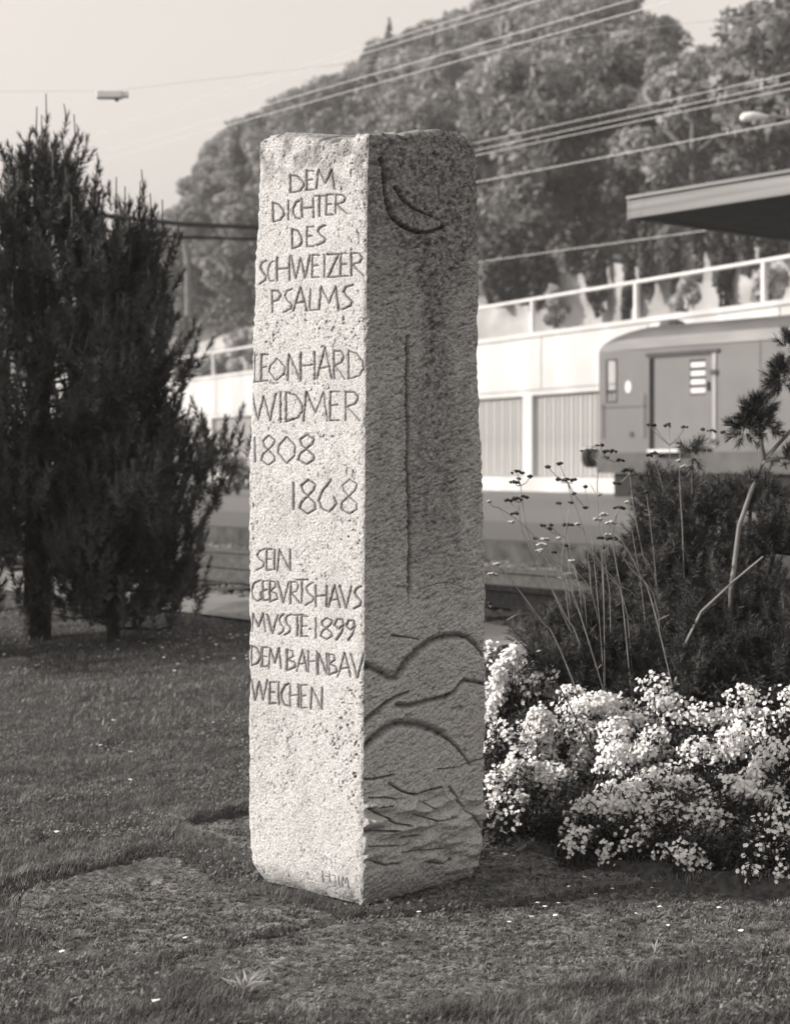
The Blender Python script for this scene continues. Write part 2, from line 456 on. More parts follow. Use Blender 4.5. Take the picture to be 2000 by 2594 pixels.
def place_tree(p, x, y, z, sc, lab, name='hill_tree', group='trees of the wood on the hillside', sx=1):
    c, t, kd, mt = protos[p]
    o = thing(name, lab, 'tree', (x, y, z), rng.uniform(0, 6.28), group); o.scale = (sc * sx, sc * sx, sc)
    link('crown', c, None, o); link('trunk', t, None, o)
    return o
LAB = {'leaf_hill': 'grey leafy tree standing among others in the wooded hillside behind the tracks',
       'leaf_hill_dark': 'dark bushy tree standing among others in the wooded hillside behind the tracks',
       'leaf_hill_pale': 'pale leafy tree standing among others in the wooded hillside behind the tracks'}
cnt = 0
for iw in range(9):
    w_ = 9.0 + iw * 5.0
    for iu in range(-26, 9):
        u_ = iu * 5.4 + (iw % 2) * 2.7 + rng.uniform(-1.4, 1.4); wj = w_ + rng.uniform(-1.5, 1.5)
        x = B0[0] + BE[0] * u_ + BN[0] * wj; y = B0[1] + BE[1] * u_ + BN[1] * wj
        r_ = x / y
        if r_ > .275 or r_ < -.152 or y < 30: continue
        z = float(hill_h(np.array(x), np.array(y)))
        sc = rng.uniform(.75, 1.1)
        top_py = HOR - (z + 9 * sc - EYE) / y * F
        base_py = HOR - (z - EYE) / y * F
        px = 1000 + r_ * F
        if base_py < -60: continue
        if 1560 < px < 1960:
            lim = np.interp(px, [1560, 1680, 1760, 1830, 1960], [-80, 90, 130, 100, -60])
            if base_py - 40 < lim: continue
            if top_py < lim: sc *= (base_py - lim) / (base_py - top_py)
        if px < 1650:
            lim = np.interp(px, [380, 480, 520, 560, 620, 700, 780, 860, 900, 960, 1060, 1100], [760, 560, 470, 350, 290, 190, 130, 95, 75, 60, 20, -200])
            if top_py < lim:
                if base_py - 60 < lim: continue
                sc *= (base_py - lim) / (base_py - top_py)
                if sc < .45: continue
        p = int(rng.choice([0, 1, 2, 3, 4, 5, 6], p=[.23, .2, .17, .23, .03, .12, .02]))
        lab = LAB[protos[p][3]]; grp = 'trees of the wood on the hillside'
        if protos[p][2] == 'spire': lab = lab.replace('leafy', 'pointed').replace('bushy', 'pointed')
        where = 'above the pines, left of the pillar' if px < 660 else ('over the top of the pillar' if px < 1210 else ('between pillar and canopy' if px < 1600 else 'above the canopy at right'))
        high = 'high' if base_py < 330 else ('halfway up' if base_py < 560 else 'low')
        lab = ('large ' if sc > .93 else 'smaller ') + lab.split(' standing')[0] + ' ' + high + ' on the slope ' + where
        place_tree(p, x, y, z - .3, sc, lab, group=lab.split(' ' + high)[0] + 's of the wooded slope, ' + high + ', ' + where)
        cnt += 1
print('hill trees', cnt)
# undergrowth that closes the slope between the trees
n_ = 90000; u_ = rng.uniform(-150, 40, n_); w2 = 8 + 44 * rng.uniform(0, 1, n_) ** 1.3
ux = B0[0] + BE[0] * u_ + BN[0] * w2; uy = B0[1] + BE[1] * u_ + BN[1] * w2
kk = (ux / uy < .28) & (ux / uy > -.16); ux, uy = ux[kk], uy[kk]; n_ = len(ux)
c = np.stack([ux, uy, hill_h(ux, uy) + 1.3 * (rng.uniform(0, 1, n_)) * (1 + .8 * vnoise(ux / 3, uy / 3, 66))], 1)
nn = rng.normal(size=(n_, 3)); nn /= np.linalg.norm(nn, axis=1)[:, None]; a_ = np.cross(nn, rng.normal(size=(n_, 3))); a_ /= np.linalg.norm(a_, axis=1)[:, None]; bb = np.cross(nn, a_); sz = rng.uniform(.12, .3, n_)[:, None]
ug = link('undergrowth', big_mesh('undergrowth', np.stack([c - a_ * sz, c - bb * sz * .6, c + a_ * sz, c + bb * sz * .6], 1).reshape(-1, 3), F4=np.arange(4 * n_).reshape(-1, 4)), M['leaf_hill_dark'], kind='stuff')
tag(ug, 'leafy undergrowth between the trees of the slope', 'undergrowth')
# trees picked out in the photograph
for (px, py_top, Y, p, sc, lab) in [
    (985, 48, 128, 6, .36, 'small pointed conifer sticking out of the ridge left of the tall crowns'),
    (2025, 10, 62, 3, .8, 'tall leafy tree at the right picture edge beside the sky gap')]:
    x = (px - 1000) / F * Y; z = EYE - (py_top - HOR) / F * Y - (11 if protos[p][2] == 'spire' else 9) * sc
    place_tree(p, x, Y, z, sc, lab, group=None)
# pale forked trunk on the left
ft = thing('bare_tree', 'pale forked bare trunk against the dark slope right of the pines', 'tree', P(478, 712, 88))
q = MB(); o0 = P(478, 712, 88)
def rel(px, py, Y=88): return P(px, py, Y) - o0
q.tube([rel(478, 800), rel(476, 700), rel(474, 650), rel(466, 615), rel(452, 592)], [.2, .19, .17, .13, .08], 7)
q.build('trunk', M['bark_pale'], ft)
q = MB(); q.tube([rel(475, 655), rel(486, 625), rel(494, 600)], [.12, .09, .05], 6); q.build('branch', M['bark_pale'], ft)

# ivy curtains and shrubs on the rock
def shrub(name, label, cat, px0, px1, py0, py1, Y, m, n, size, depth=1.0, seed=0, group=None, base=None, nc=10, curtain=False):
    rg = np.random.default_rng(seed + 500)
    A = P((px0 + px1) / 2, py1, Y)
    o = thing(name, label, cat, A, 0, group)
    hw = (px1 - px0) / 2 / F * Y; hh = (py1 - py0) / F * Y
    C = np.stack([rg.uniform(-.7, .7, nc) * hw, rg.uniform(-.5, .5, nc) * depth, rg.uniform(.12, .88, nc) * hh], 1)
    r0 = min(hw, hh) * .45
    R = np.stack([rg.uniform(.7, 1.1, nc) * r0, rg.uniform(.7, 1.1, nc) * min(r0, depth), rg.uniform(.8, 1.3, nc) * r0], 1)
    if curtain:
        C[:, 0] = rg.uniform(-.5, .5, nc) * hw; R = np.stack([rg.uniform(.25, .6, nc) * hw, np.full(nc, depth * .6), rg.uniform(.18, .4, nc) * hh], 1)
    V, Fq = leaf_cloud(C, R, n, size, rg)
    link('foliage', big_mesh('foliage', V, F4=Fq), m, o)
    q = MB()
    for k in range(4): q.tube([(rg.uniform(-.1, .1), 0, 0), C[k] * .9], [.04, .015], 5)
    q.build('stem', M['bark'], o)
    return o
def wallY(px, w_=0.0):
    r = (px - 1000) / F
    # point B0 + BE*t + BN*w with X/Y = r
    t = (r * (B0[1] + BN[1] * w_) - (B0[0] + BN[0] * w_)) / (BE[0] - r * BE[1])
    return B0[1] + BE[1] * t + BN[1] * w_
for k, (a, b_, c, d) in enumerate([(1225, 1285, 690, 775), (1478, 1545, 640, 800), (1570, 1612, 600, 800), (1612, 1668, 560, 745), (1672, 1735, 560, 740), (1790, 1868, 560, 780), (1905, 2010, 560, 650), (1735, 1795, 560, 690), (1425, 1480, 570, 690), (1545, 1640, 545, 650), (1860, 1915, 550, 690), (1290, 1345, 690, 760)]):
    shrub('hanging_ivy', ['dark ivy curtain on the rock close to the right edge of the stone pillar', 'broad dark ivy curtain left of the tall post of the railing',
        'narrow ivy curtain behind the railing post above the wagon', 'ivy curtain just right of the post, under the canopy corner', 'ivy curtain second right of the railing post',
        'widest dark ivy column hanging right under the canopy', 'ivy tuft at the right edge under the canopy beam', 'short ivy tuft between two curtains high on the rock', 'small ivy tuft beside the pale rock pillar', 'high ivy curtain over the railing post, below the trees', 'ivy tuft between the widest column and the right edge', 'low ivy tuft under the overhanging dark tree'][k],
        'ivy', a, b_, c, d, wallY((a + b_) / 2, 6.6), M['ivy'], 1900, .12, .35, k, 'ivy curtains on the rock face', curtain=True)
for k, (a, b_, c, d) in enumerate([(400, 525, 850, 985), (490, 600, 835, 980), (570, 670, 825, 960), (1380, 1440, 690, 830), (1900, 2010, 690, 770), (1700, 1770, 700, 790)]):
    shrub('pale_bush', ['pale bush behind the railing nearest to the dark pines', 'pale bush behind the railing between its two left posts', 'pale bush behind the railing touching the left edge of the stone pillar',
        'pale bush on the terrace under the dark overhanging tree', 'pale tangled bush behind the railing at the right edge', 'low pale bush behind the railing above the wagon roof'][k],
        'bush', a, b_, c, d, wallY((a + b_) / 2, 3.0 if k < 3 else 5.5), M['paleshrub'], 2600, .13, .8, k + 20, 'pale bushes on the terrace')
shrub('overhanging_tree', 'dark low tree hanging over the rock just right of the stone pillar', 'tree', 1215, 1430, 590, 765, wallY(1320, 5.6), M['ivy'], 3200, .16, .9, 77, nc=16)
shrub('planter_bush', 'small dark bush in front of the white wall left of the stone pillar', 'bush', 545, 650, 1165, 1252, 47, M['ivy'], 1400, .05, .5, 41)
shrub('planter_bush', 'low pale flowering plant at the foot of the small dark bush', 'bush', 530, 590, 1215, 1262, 46, M['paleshrub'], 500, .04, .3, 42)

# ------------------------------------------------------------------ railway track
def track(v0, ztop, label):
    base = tp(0, v0, .36)
    t = thing('railway_track', label, 'railway track', base, TRACK_RZ)
    # local x = TE (towards the right), local y = TN
    for s in (0, 1.435):
        q = MB(); q.box(-90, 100, s - .07, s + .07, ztop - .16, ztop - .145); q.box(-90, 100, s - .012, s + .012, ztop - .145, ztop - .04); q.box(-90, 100, s - .035, s + .035, ztop - .04, ztop)
        q.build('rail', M['rust'], t)
    q = MB(); q.box(-.12, .12, -.55, 1.98, ztop - .32, ztop - .165); sm = q.mesh('sleeper'); sm.materials.append(M['wood'])
    for k in range(90):
        o = link('sleeper', sm, None, t); o.location = (-50 + k * .65, 0, 0)
    return t
track(8.35, .17, 'dark steel rails on wooden sleepers between the lawn and the platform')
# ballast stones
def stones(n, sampler, smin, smax, seed):
    rg = np.random.default_rng(seed)
    base = np.array([(1, 0, -.3), (-.5, .8, -.3), (-.5, -.8, -.3), (.2, .1, .8), (.6, .7, .3), (-.9, 0, .35), (.5, -.8, .3)])
    fs = np.array([(0, 4, 3), (4, 1, 3), (1, 5, 3), (5, 2, 3), (2, 6, 3), (6, 0, 3), (0, 1, 4), (1, 2, 5), (2, 0, 6)])
    c = sampler(rg, n); s = rg.uniform(smin, smax, n); th = rg.uniform(0, 6.28, n)
    v = base[None] * s[:, None, None] * rg.uniform(.7, 1.3, (n, 7, 1))
    ct, st = np.cos(th)[:, None], np.sin(th)[:, None]
    x = v[..., 0] * ct - v[..., 1] * st; y = v[..., 0] * st + v[..., 1] * ct
    V = np.stack([x, y, v[..., 2]], -1) + c[:, None]
    return V.reshape(-1, 3), (fs[None] + 7 * np.arange(n)[:, None, None]).reshape(-1, 3)
def bsamp(rg, n):
    v = rg.uniform(7.75, 12.0, n); r = rg.uniform(-.17, .10, n)
    y = v / (TN[0] * r + TN[1])
    return np.stack([r * y, y, np.interp(v, [7.6, 12.3], [.315, .375])], -1)
V, T = stones(16000, bsamp, .02, .055, 9)
o = link('ballast_stones', big_mesh('ballast_stones', V, F3=T), mat('ballast_stone', .03, .2, 3, .9), kind='stuff')
tag(o, 'loose grey ballast stones around the rails', 'gravel')

# ------------------------------------------------------------------ railway wagon
tr0 = P(1518, 1180, 41.0)
wag = thing('railway_wagon', 'grey rail baggage wagon with rounded roof end and sliding door', 'railway wagon', (tr0[0], tr0[1], .60), TRACK_RZ)
# local x to the right/nearer, y away, z above ground
LW, WW = 14.0, 2.9
def wallgrid(mb, axis, xsb, zsb, holes, off, th):
    for i in range(len(xsb) - 1):
        for j in range(len(zsb) - 1):
            cx_, cz_ = (xsb[i] + xsb[i + 1]) / 2, (zsb[j] + zsb[j + 1]) / 2
            if any(h[0] < cx_ < h[1] and h[2] < cz_ < h[3] for h in holes): continue
            if axis == 'x': mb.box(xsb[i], xsb[i + 1], off, off + th, zsb[j], zsb[j + 1])
            else: mb.box(off, off + th, xsb[i], xsb[i + 1], zsb[j], zsb[j + 1])
ZB, ZE = 1.12, 3.62
hole_cab = (.22, .58, 2.35, 3.42); hole_door = (1.62, 3.55, 1.12, 3.38)
q = MB(); wallgrid(q, 'x', [-.02, .22, .58, 1.62, 3.55, LW], [ZB, 2.35, 3.38, 3.42, ZE], [hole_cab, (1.62, 3.55, 1.12, 3.40)], 0, .06)
q.build('side_wall', M['train'], wag)
q = MB(); wallgrid(q, 'x', [-.02, .22, .58, LW], [ZB, 2.35, 3.42, ZE], [hole_cab], WW - .06, .06); q.build('side_wall', M['train'], wag)
q = MB(); wallgrid(q, 'y', [.06, .16, 1.3, 1.6, 2.74, WW - .06], [ZB, 2.35, 3.42, ZE], [(.16, 1.3, 2.35, 3.42), (1.6, 2.74, 2.35, 3.42)], -.08, .06); q.build('end_wall', M['train'], wag)
for a in (.16, 1.6):
    q = MB(); q.box(-.06, -.05, a, a + 1.14, 2.35, 3.42); f_ = q.build('windscreen', M['glass'], wag)
q = MB()
for a, b_, c, d in ((.22, .58, 2.35, 2.39), (.22, .58, 3.38, 3.42), (.22, .26, 2.39, 3.38), (.54, .58, 2.39, 3.38)): q.box(a, b_, -.015, .03, c, d)
wf = q.build('side_window', M['darkmetal'], wag)
q = MB(); q.box(.26, .54, .02, .028, 2.39, 3.38); q.build('pane', M['glass'], wf)
# door leaf with barred window, dark gap on its left
q = MB(); wallgrid(q, 'x', [1.76, 2.85, 3.32, 3.55], [1.2, 2.45, 3.28, 3.40], [(2.85, 3.32, 2.45, 3.28)], .03, .05); door = q.build('sliding_door', mat('door_paint', .14, .165, 1.5, .45, c2=.15, scale2=.4), wag)
q = MB()
for k in range(4): q.box(2.87, 3.30, .035, .06, 2.5 + k * .2, 2.62 + k * .2)
q.build('louvre', M['white_paint'], door)
q = MB(); q.box(2.84, 3.33, .065, .075, 2.44, 3.29); q.build('louvre_backing', M['darkmetal'], door)
q = MB(); q.box(3.40, 3.43, -.03, .03, 2.55, 2.75); q.build('handle', M['darkmetal'], door)
q = MB(); q.box(1.55, 3.75, -.05, -.005, 3.42, 3.50); q.build('door_track', M['darkmetal'], wag)
q = MB(); q.box(3.56, 3.66, -.03, -.003, 1.25, 3.40); q.build('door_post', M['train_cornice'], wag)
q = MB(); q.box(1.8, 2.75, -.28, -.02, 1.12, 1.19); q.build('step', M['white_paint'], wag)
q = MB(); q.box(1.60, 1.76, .05, .7, ZB, 3.40); q.build('door_gap', M['black'], wag)
q = MB(); q.box(.9, LW - .1, .75, .8, ZB, ZE - .02); q.build('inner_wall', M['darkmetal'], wag)
q = MB(); q.box(-.1, LW, -.01, WW + .01, .62, ZB - .002); q.build('skirt', M['train_low'], wag)
q = MB(); q.box(.35, LW, .15, WW - .15, .03, .615); q.build('underframe', M['black'], wag)
for s in (.55, 2.35):
    q = MB(); q.tube([(-.1, s, 1.02), (-.72, s, 1.02), (-.725, s, 1.02), (-.9, s, 1.02)], [.17, .17, .27, .27], 14)
    q.build('buffer', M['black'], wag)
for xw in (1.5, 3.9, 10.0, 12.4):
    for s in (.5, 2.3):
        q = MB(); q.tube([(xw, s, .47), (xw, s + .12, .47)], .47, 22); q.build('wheel', M['black'], wag)
q = MB(); q.tube([(.95, -.012, 2.72), (.95, .0, 2.72)], .1, 16)
q.v = [(a, b_, 2.72 + (c - 2.72) * 1.5) for a, b_, c in q.v]
em = q.build('oval_plate', M['white_paint'], wag)
q = MB(); q.tube([(1.45, -.05, 1.5), (1.45, -.07, 1.55), (1.45, -.07, 2.5), (1.45, -.05, 2.55)], .018, 6); q.build('grab_rail', M['train_cornice'], wag)
q = MB(); q.tube([(.1, -.05, 1.5), (.1, -.07, 1.55), (.1, -.07, 2.3), (.1, -.05, 2.35)], .018, 6); q.build('grab_rail', M['train_cornice'], wag)
for zz_ in (1.3, 2.9):
    q = MB(); q.box(3.52, 3.7, -.05, -.031, zz_, zz_ + .12); q.build('hinge', M['darkmetal'], wag)
for xx_ in (4.9, 6.2, 7.5, 8.8):
    q = MB(); q.box(xx_, xx_ + .02, -.008, -.001, ZB, ZE); q.build('seam', M['train_low'], wag)
q = MB(); q.box(-.02, 1.55, -.012, -.001, 2.22, 2.25); q.build('waist_strip', M['train_low'], wag)
q = MB(); q.box(1.0, 1.12, -.02, -.001, 1.5, 1.62); q.build('lock', M['darkmetal'], wag)
# roof: cornice band, arched roof with dropped end
def roof_profile(x):
    h = math.sqrt(max(0, 1 - (1 - min(1, (x + .12) / 1.55)) ** 2)); return h
q = MB(); ring = []; xsn = list(np.linspace(-.12, 1.45, 14)) + [4, 8, LW]
nprof = 15
for x in xsn:
    h = roof_profile(x)
    for k in range(nprof):
        a = math.pi * k / (nprof - 1)
        yy = WW / 2 - (WW / 2 + .05) * math.cos(a) * (.86 + .14 * h)
        ring.append((x, yy, ZE + .02 + (.22 + .40 * math.sin(a) ** .8) * h * (1 if 0 < k < nprof - 1 else 1)))
fs = [(i * nprof + k, i * nprof + k + 1, (i + 1) * nprof + k + 1, (i + 1) * nprof + k) for i in range(len(xsn) - 1) for k in range(nprof - 1)]
fs.append(tuple(range(nprof)))
q.add(ring, fs); q.build('roof', M['train_roof'], wag, smooth=True)
q = MB(); ring = []
for x in xsn:
    h = roof_profile(x)
    ring += [(x, -.03 + .2 * (1 - h), ZE - .0), (x, -.07 + .2 * (1 - h), ZE + .23 * h + .02), (x, .03 + .2 * (1 - h), ZE + .235 * h + .02)]
q.add(ring, [(i * 3 + k, (i + 1) * 3 + k, (i + 1) * 3 + k + 1, i * 3 + k + 1) for i in range(len(xsn) - 1) for k in (0, 1)]); q.build('cornice', M['train_cornice'], wag)  # lighter grey puts the light this band catches into its colour
q = MB(); q.tube([(1.3, 1.2, ZE + .5), (1.3, 1.2, ZE + .72), (1.3, 1.2, ZE + .78)], [.34, .3, .12], 14); q.build('roof_vent', M['train_roof'], wag)

# ------------------------------------------------------------------ platform canopy
c0 = P(1600, 555, 20.0)
can = thing('platform_canopy', 'flat platform canopy with weathered fascia and dark underside', 'canopy', c0, TRACK_RZ)
q = MB(); q.box(0, 14, -.04, .0, 0, .235); q.build('fascia', M['fascia'], can, bevel=.01)
q = MB(); q.box(-.03, 14, -.075, .02, .237, .275); q.build('fascia_cap', M['fascia'], can)
q = MB(); q.box(0, 14, .002, 3.2, .03, .06)
for k in range(14): pass
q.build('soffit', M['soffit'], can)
q = MB(); q.box(-.04, .0, -.04, 3.2, 0, .236); q.build('end_fascia', M['fascia'], can)
q = MB(); q.box(0, 14, .002, 3.2, .2, .24); q.build('roof_deck', M['concrete_grey'], can)
q = MB(); q.box(1.0, 14, 1.95, 2.15, -.21, -.07); q.build('beam', M['white_paint'], can)
q = MB(); q.box(.92, 1.0, 1.94, 2.16, -.22, -.05); q.build('beam_end', M['black'], can)
for k in range(5):
    q = MB(); q.box(2.2 + 2.6 * k, 2.3 + 2.6 * k, 1.9, 2.2, -.07, .03); q.build('bracket', M['darkmetal'], can)
for xk in (6.5, 12.5):
    q = MB(); q.box(xk, xk + .18, 1.96, 2.14, -3.9, -.21); q.build('column', M['concrete_grey'], can)

# ------------------------------------------------------------------ wires
def wire(px, py, z, rad, label, m, a=-60, b_=14, pxend=None):
    Y = (z - EYE) * F / (HOR - py); p = P(px, py, Y)
    pts = []
    for t in np.linspace(a, b_, 90):
        q_ = p[:2] + TE * t
        if q_[1] < 3 or (pxend and 1000 + q_[0] / q_[1] * F < pxend): continue
        pts.append((q_[0] - p[0], q_[1] - p[1], 0))
    o = MB(); o.tube(pts, rad, 5); ob = o.build('overhead_wire', m); ob.location = p
    tag(ob, label, 'wire', 'overhead wires along the tracks')
wires = [(1200, 33, 7.2, 'highest overhead wire, crossing the tree tops'), (1200, 50, 7.0, 'overhead wire just under the highest one'),
         (1200, 114, 6.5, 'upper of the bright wire pair above the stone pillar'), (1200, 142, 6.3, 'lower of the bright wire pair above the stone pillar'),
         (1560, 283, 6.6, 'upper wire of the three close wires at right, before the trees'), (1560, 303, 6.5, 'middle wire of the three close wires at right, before the trees'),
         (1560, 318, 6.4, 'lowest wire of the three close wires at right'), (1560, 392, 6.0, 'single wire passing over the canopy corner'),
         (1400, 637, 5.6, 'lowest overhead wire, in front of the rock face')]
for px, py, z, lab in wires: wire(px, py, z, .0055 if py < 350 else .007, lab, M['wire'], pxend=880 if py > 200 else None)
for k, (a, b_, r_) in enumerate([((-60, 512), (958, 590), .05), ((-60, 558), (958, 612), .032)]):
    A = P(a[0], a[1], 33); B_ = P(b_[0], b_[1], 34)
    q = MB(); q.tube([A - A, (B_ - A) * .5 + np.array([0, 0, -.12]), B_ - A], r_, 6); ob = q.build('cable', M['wire_dark']); ob.location = A
    tag(ob, ['thick dark cable running from the pines to the stone pillar', 'thinner dark cable below the thick one behind the pines'][k], 'cable')
mp_ = P(960, 500, 34)
cm = thing('catenary_mast', 'lattice mast standing straight behind the stone pillar', 'mast', (mp_[0], mp_[1], .6))
q = MB()
for a_, b__ in ((-.15, -.15), (.15, -.15), (.15, .15), (-.15, .15)): q.tube([(a_, b__, 0), (a_ * .6, b__ * .6, 7.2)], .03, 5)
for k in range(12): q.tube([(-.14 + .28 * (k % 2), -.14, .3 + .55 * k), (.14 - .28 * (k % 2), -.14, .8 + .55 * k)], .014, 4)
q.build('lattice', M['darkmetal'], cm)
# lamp hanging in the sky on its span wire
A = P(285, 240, 20)
lt = thing('hanging_lamp', 'pale box lamp hanging in the empty sky above the pines', 'lamp', A)
q = MB(); q.box(-.19, .12, -.06, .06, -.045, .05); q.build('housing', mat('hazy_lamp', .75, .82, 3, .6), lt, bevel=.015)
q = MB(); q.box(.10, .19, -.045, .045, -.03, .04); q.build('end_cap', M['lamp'], lt, bevel=.01)
q = MB(); q.box(.03, .07, -.02, .02, -.075, -.045); q.build('bracket', M['darkmetal'], lt)
q = MB(); q.tube([(-12, 4, .9), (0, 0, .05), (14, -2, 1.2)], .0025, 4); ob = q.build('span_wire', M['wire']); ob.location = A
tag(ob, 'hair-thin span wire that carries the hanging lamp', 'wire')
# street lamp at right
A = P(1905, 297, 30)
sl = thing('street_lamp', 'bright lamp head on an arm before the trees at upper right', 'street lamp', A)
q = MB(); q.tube([(-.22, 0, -.02), (-.16, 0, .0), (0, 0, .02), (.2, 0, .02), (.3, 0, .02)], [.03, .085, .09, .05, .025], 12); q.build('lamp_head', M['lamp'], sl, smooth=True)
q = MB(); q.tube([(.28, 0, .02), (1.2, .0, -.03), (2.0, 0, -.1), (2.1, 0, -.4)], .025, 8); q.build('arm', M['concrete_grey'], sl)
q = MB(); q.tube([(2.1, 0, -.38), (2.1, 0, -A[2] + .5)], [.06, .09], 10); q.build('pole', M['concrete_grey'], sl)
q = MB(); q.tube([(.02, 0, -.06), (.02, 0, -.12)], [.05, .03], 10); q.build('bulb_glass', M['lamp'], sl)

# ------------------------------------------------------------------ needle foliage
def needles(bases, dirs, L, per, nl, wid, rg, spread=(.35, 1.1)):
    """bottle-brush shoots: per needles on each shoot"""
    N = len(bases); k = np.repeat(np.arange(N), per)
    d = dirs / np.linalg.norm(dirs, axis=1)[:, None]; dk = d[k]
    t = rg.uniform(.03, 1.0, len(k)); c = bases[k] + dk * (t * L[k])[:, None]
    rnd = rg.normal(size=(len(k), 3)); pr = rnd - (rnd * dk).sum(1)[:, None] * dk; pr /= np.linalg.norm(pr, axis=1)[:, None] + 1e-9
    ang = spread[1] - (spread[1] - spread[0]) * t ** 2 + rg.normal(size=len(k)) * .12
    nd = dk * np.cos(ang)[:, None] + pr * np.sin(ang)[:, None]
    side = np.cross(nd, rg.normal(size=(len(k), 3))); side /= np.linalg.norm(side, axis=1)[:, None] + 1e-9
    ln = nl * rg.uniform(.75, 1.2, len(k))[:, None]
    V = np.stack([c - side * wid / 2, c + side * wid / 2, c + nd * ln * .6 + side * wid * .4, c + nd * ln], 1)
    V = V.reshape(-1, 3)
    return V, np.arange(len(V)).reshape(-1, 4)

def pine(label, base, H, R, nbr, seed, m, name='pine_tree', trunk_r=.09, per=110, lean=(0, 0), shape=.75, z_low=.55, nl=.06, sh_len=(.16, .34), nside=9, clear=.0):
    rg = np.random.default_rng(seed)
    o = thing(name, label, 'pine', base)
    q = MB(); q.tube([(0, 0, -.1), (.02, 0, H * .3), (lean[0] * .5, lean[1] * .5, H * .65), (lean[0], lean[1], H * .93)], [trunk_r * 1.1, trunk_r, trunk_r * .5, .012], 9)
    q.build('trunk', M['bark'], o, smooth=True)
    br = MB(); B = []; D = []; L = []
    def axis(z): return np.array([np.interp(z, [0, H], [0, lean[0]]), np.interp(z, [0, H], [0, lean[1]]), z])
    for k in range(nbr):
        f = (k + .5) / nbr; z = z_low + (H * .88 - z_low) * f
        az = k * 2.4 + rg.uniform(-.5, .5)
        Lb = R * np.clip(1 - f, 0, 1) ** shape * rg.uniform(.62, 1.12) + .10
        if R < .6 and f < .34: Lb *= 1.0 + .42 * (1 - f / .34) ** .5 * (1 if math.cos(az) > .3 else .5)
        out = np.array([math.cos(az), math.sin(az), 0])
        drop = -.22 * (1 - f) ** 3 * rg.uniform(0, 1)
        p0 = axis(z); p1 = p0 + out * Lb * .6 + np.array([0, 0, Lb * (drop + .25 * f)]); p2 = p0 + out * Lb + np.array([0, 0, Lb * (.22 + drop + .5 * f)])
        pt = lambda t: (1 - t) ** 2 * p0 + 2 * t * (1 - t) * p1 + t * t * p2
        br.tube([p0, pt(.5), pt(.85)], [.013, .007, .003], 4)
        ns = max(4, int(nside * Lb / .7 * (1.0 + .9 * (f < .25))) + 2)
        for j in range(ns):
            t = rg.uniform(.12 if f < .3 else .3, 1.0) ** .9
            B.append(pt(t) + rg.normal(size=3) * np.array([.07, .07, .05])); D.append(out * rg.uniform(-.15, .42) + np.array([0, 0, 1.0]) + rg.normal(size=3) * .25); L.append(rg.uniform(*sh_len))
        B.append(p2); D.append(out * .3 + np.array([0, 0, 1.0])); L.append(rg.uniform(.3, .48) if rg.uniform() < .45 else .25)
    for k in range(3):
        B.append(axis(H * .86) + rg.normal(size=3) * .05); D.append(np.array([rg.uniform(-.2, .2), rg.uniform(-.2, .2), 1.0])); L.append(rg.uniform(.35, .55))
    B = np.array(B); D = np.array(D); L = np.array(L)
    br.build('branches', M['bark'], o)
    V, Fq = needles(B, D, L, per, nl, .0075, rg, (.3, 1.0))
    Dn = D / np.linalg.norm(D, axis=1)[:, None]
    ll = np.array([base[0], base[1], 0]); 
    link('needle_foliage', big_mesh('needle_foliage', V, F4=Fq), m, o)
    # bare candles standing out of the longest shoots
    q = MB()
    for b_, d, l in zip(B, Dn, L):
        if l > .33 and b_[2] > H * .5 and rg.uniform() < .4:
            q.tube([b_ + d * l * .9, b_ + d * (l + rg.uniform(.06, .16)) * np.array([.6, .6, 1.05])], [.0055, .004], 4)
            e = b_ + d * (l + .12) * np.array([.6, .6, 1.0])
    q.build('candles', M['needle'], o, kind='stuff')
    return o
gA = lambda x, y: float(gbase(vv(x, y)))
pA = P(92, 0, 11.9); pB = P(285, 0, 11.5)
pine('tall dark pine with a bare lower trunk at the left edge of the lawn', (pA[0], 11.9, gA(pA[0], 11.9)), 3.72, 1.42, 130, 31, M['needle'], trunk_r=.095, lean=(.06, 0), shape=1.1, z_low=.62, sh_len=(.2, .42), nside=8)
pine('shorter bushy dark pine with up-curved shoots right of the tall one', (pB[0], 11.5, gA(pB[0], 11.5)), 3.0, .38, 130, 32, M['needle'], trunk_r=.045, lean=(.1, 0), shape=.6, z_low=.10, sh_len=(.2, .42), nside=8)
pC = P(-300, 0, 11.2)
pine('dark pine beyond the left picture edge', (pC[0], 11.2, gA(pC[0], 11.2)), 3.6, 1.1, 90, 33, M['needle'], shape=.7, z_low=.4, per=60)

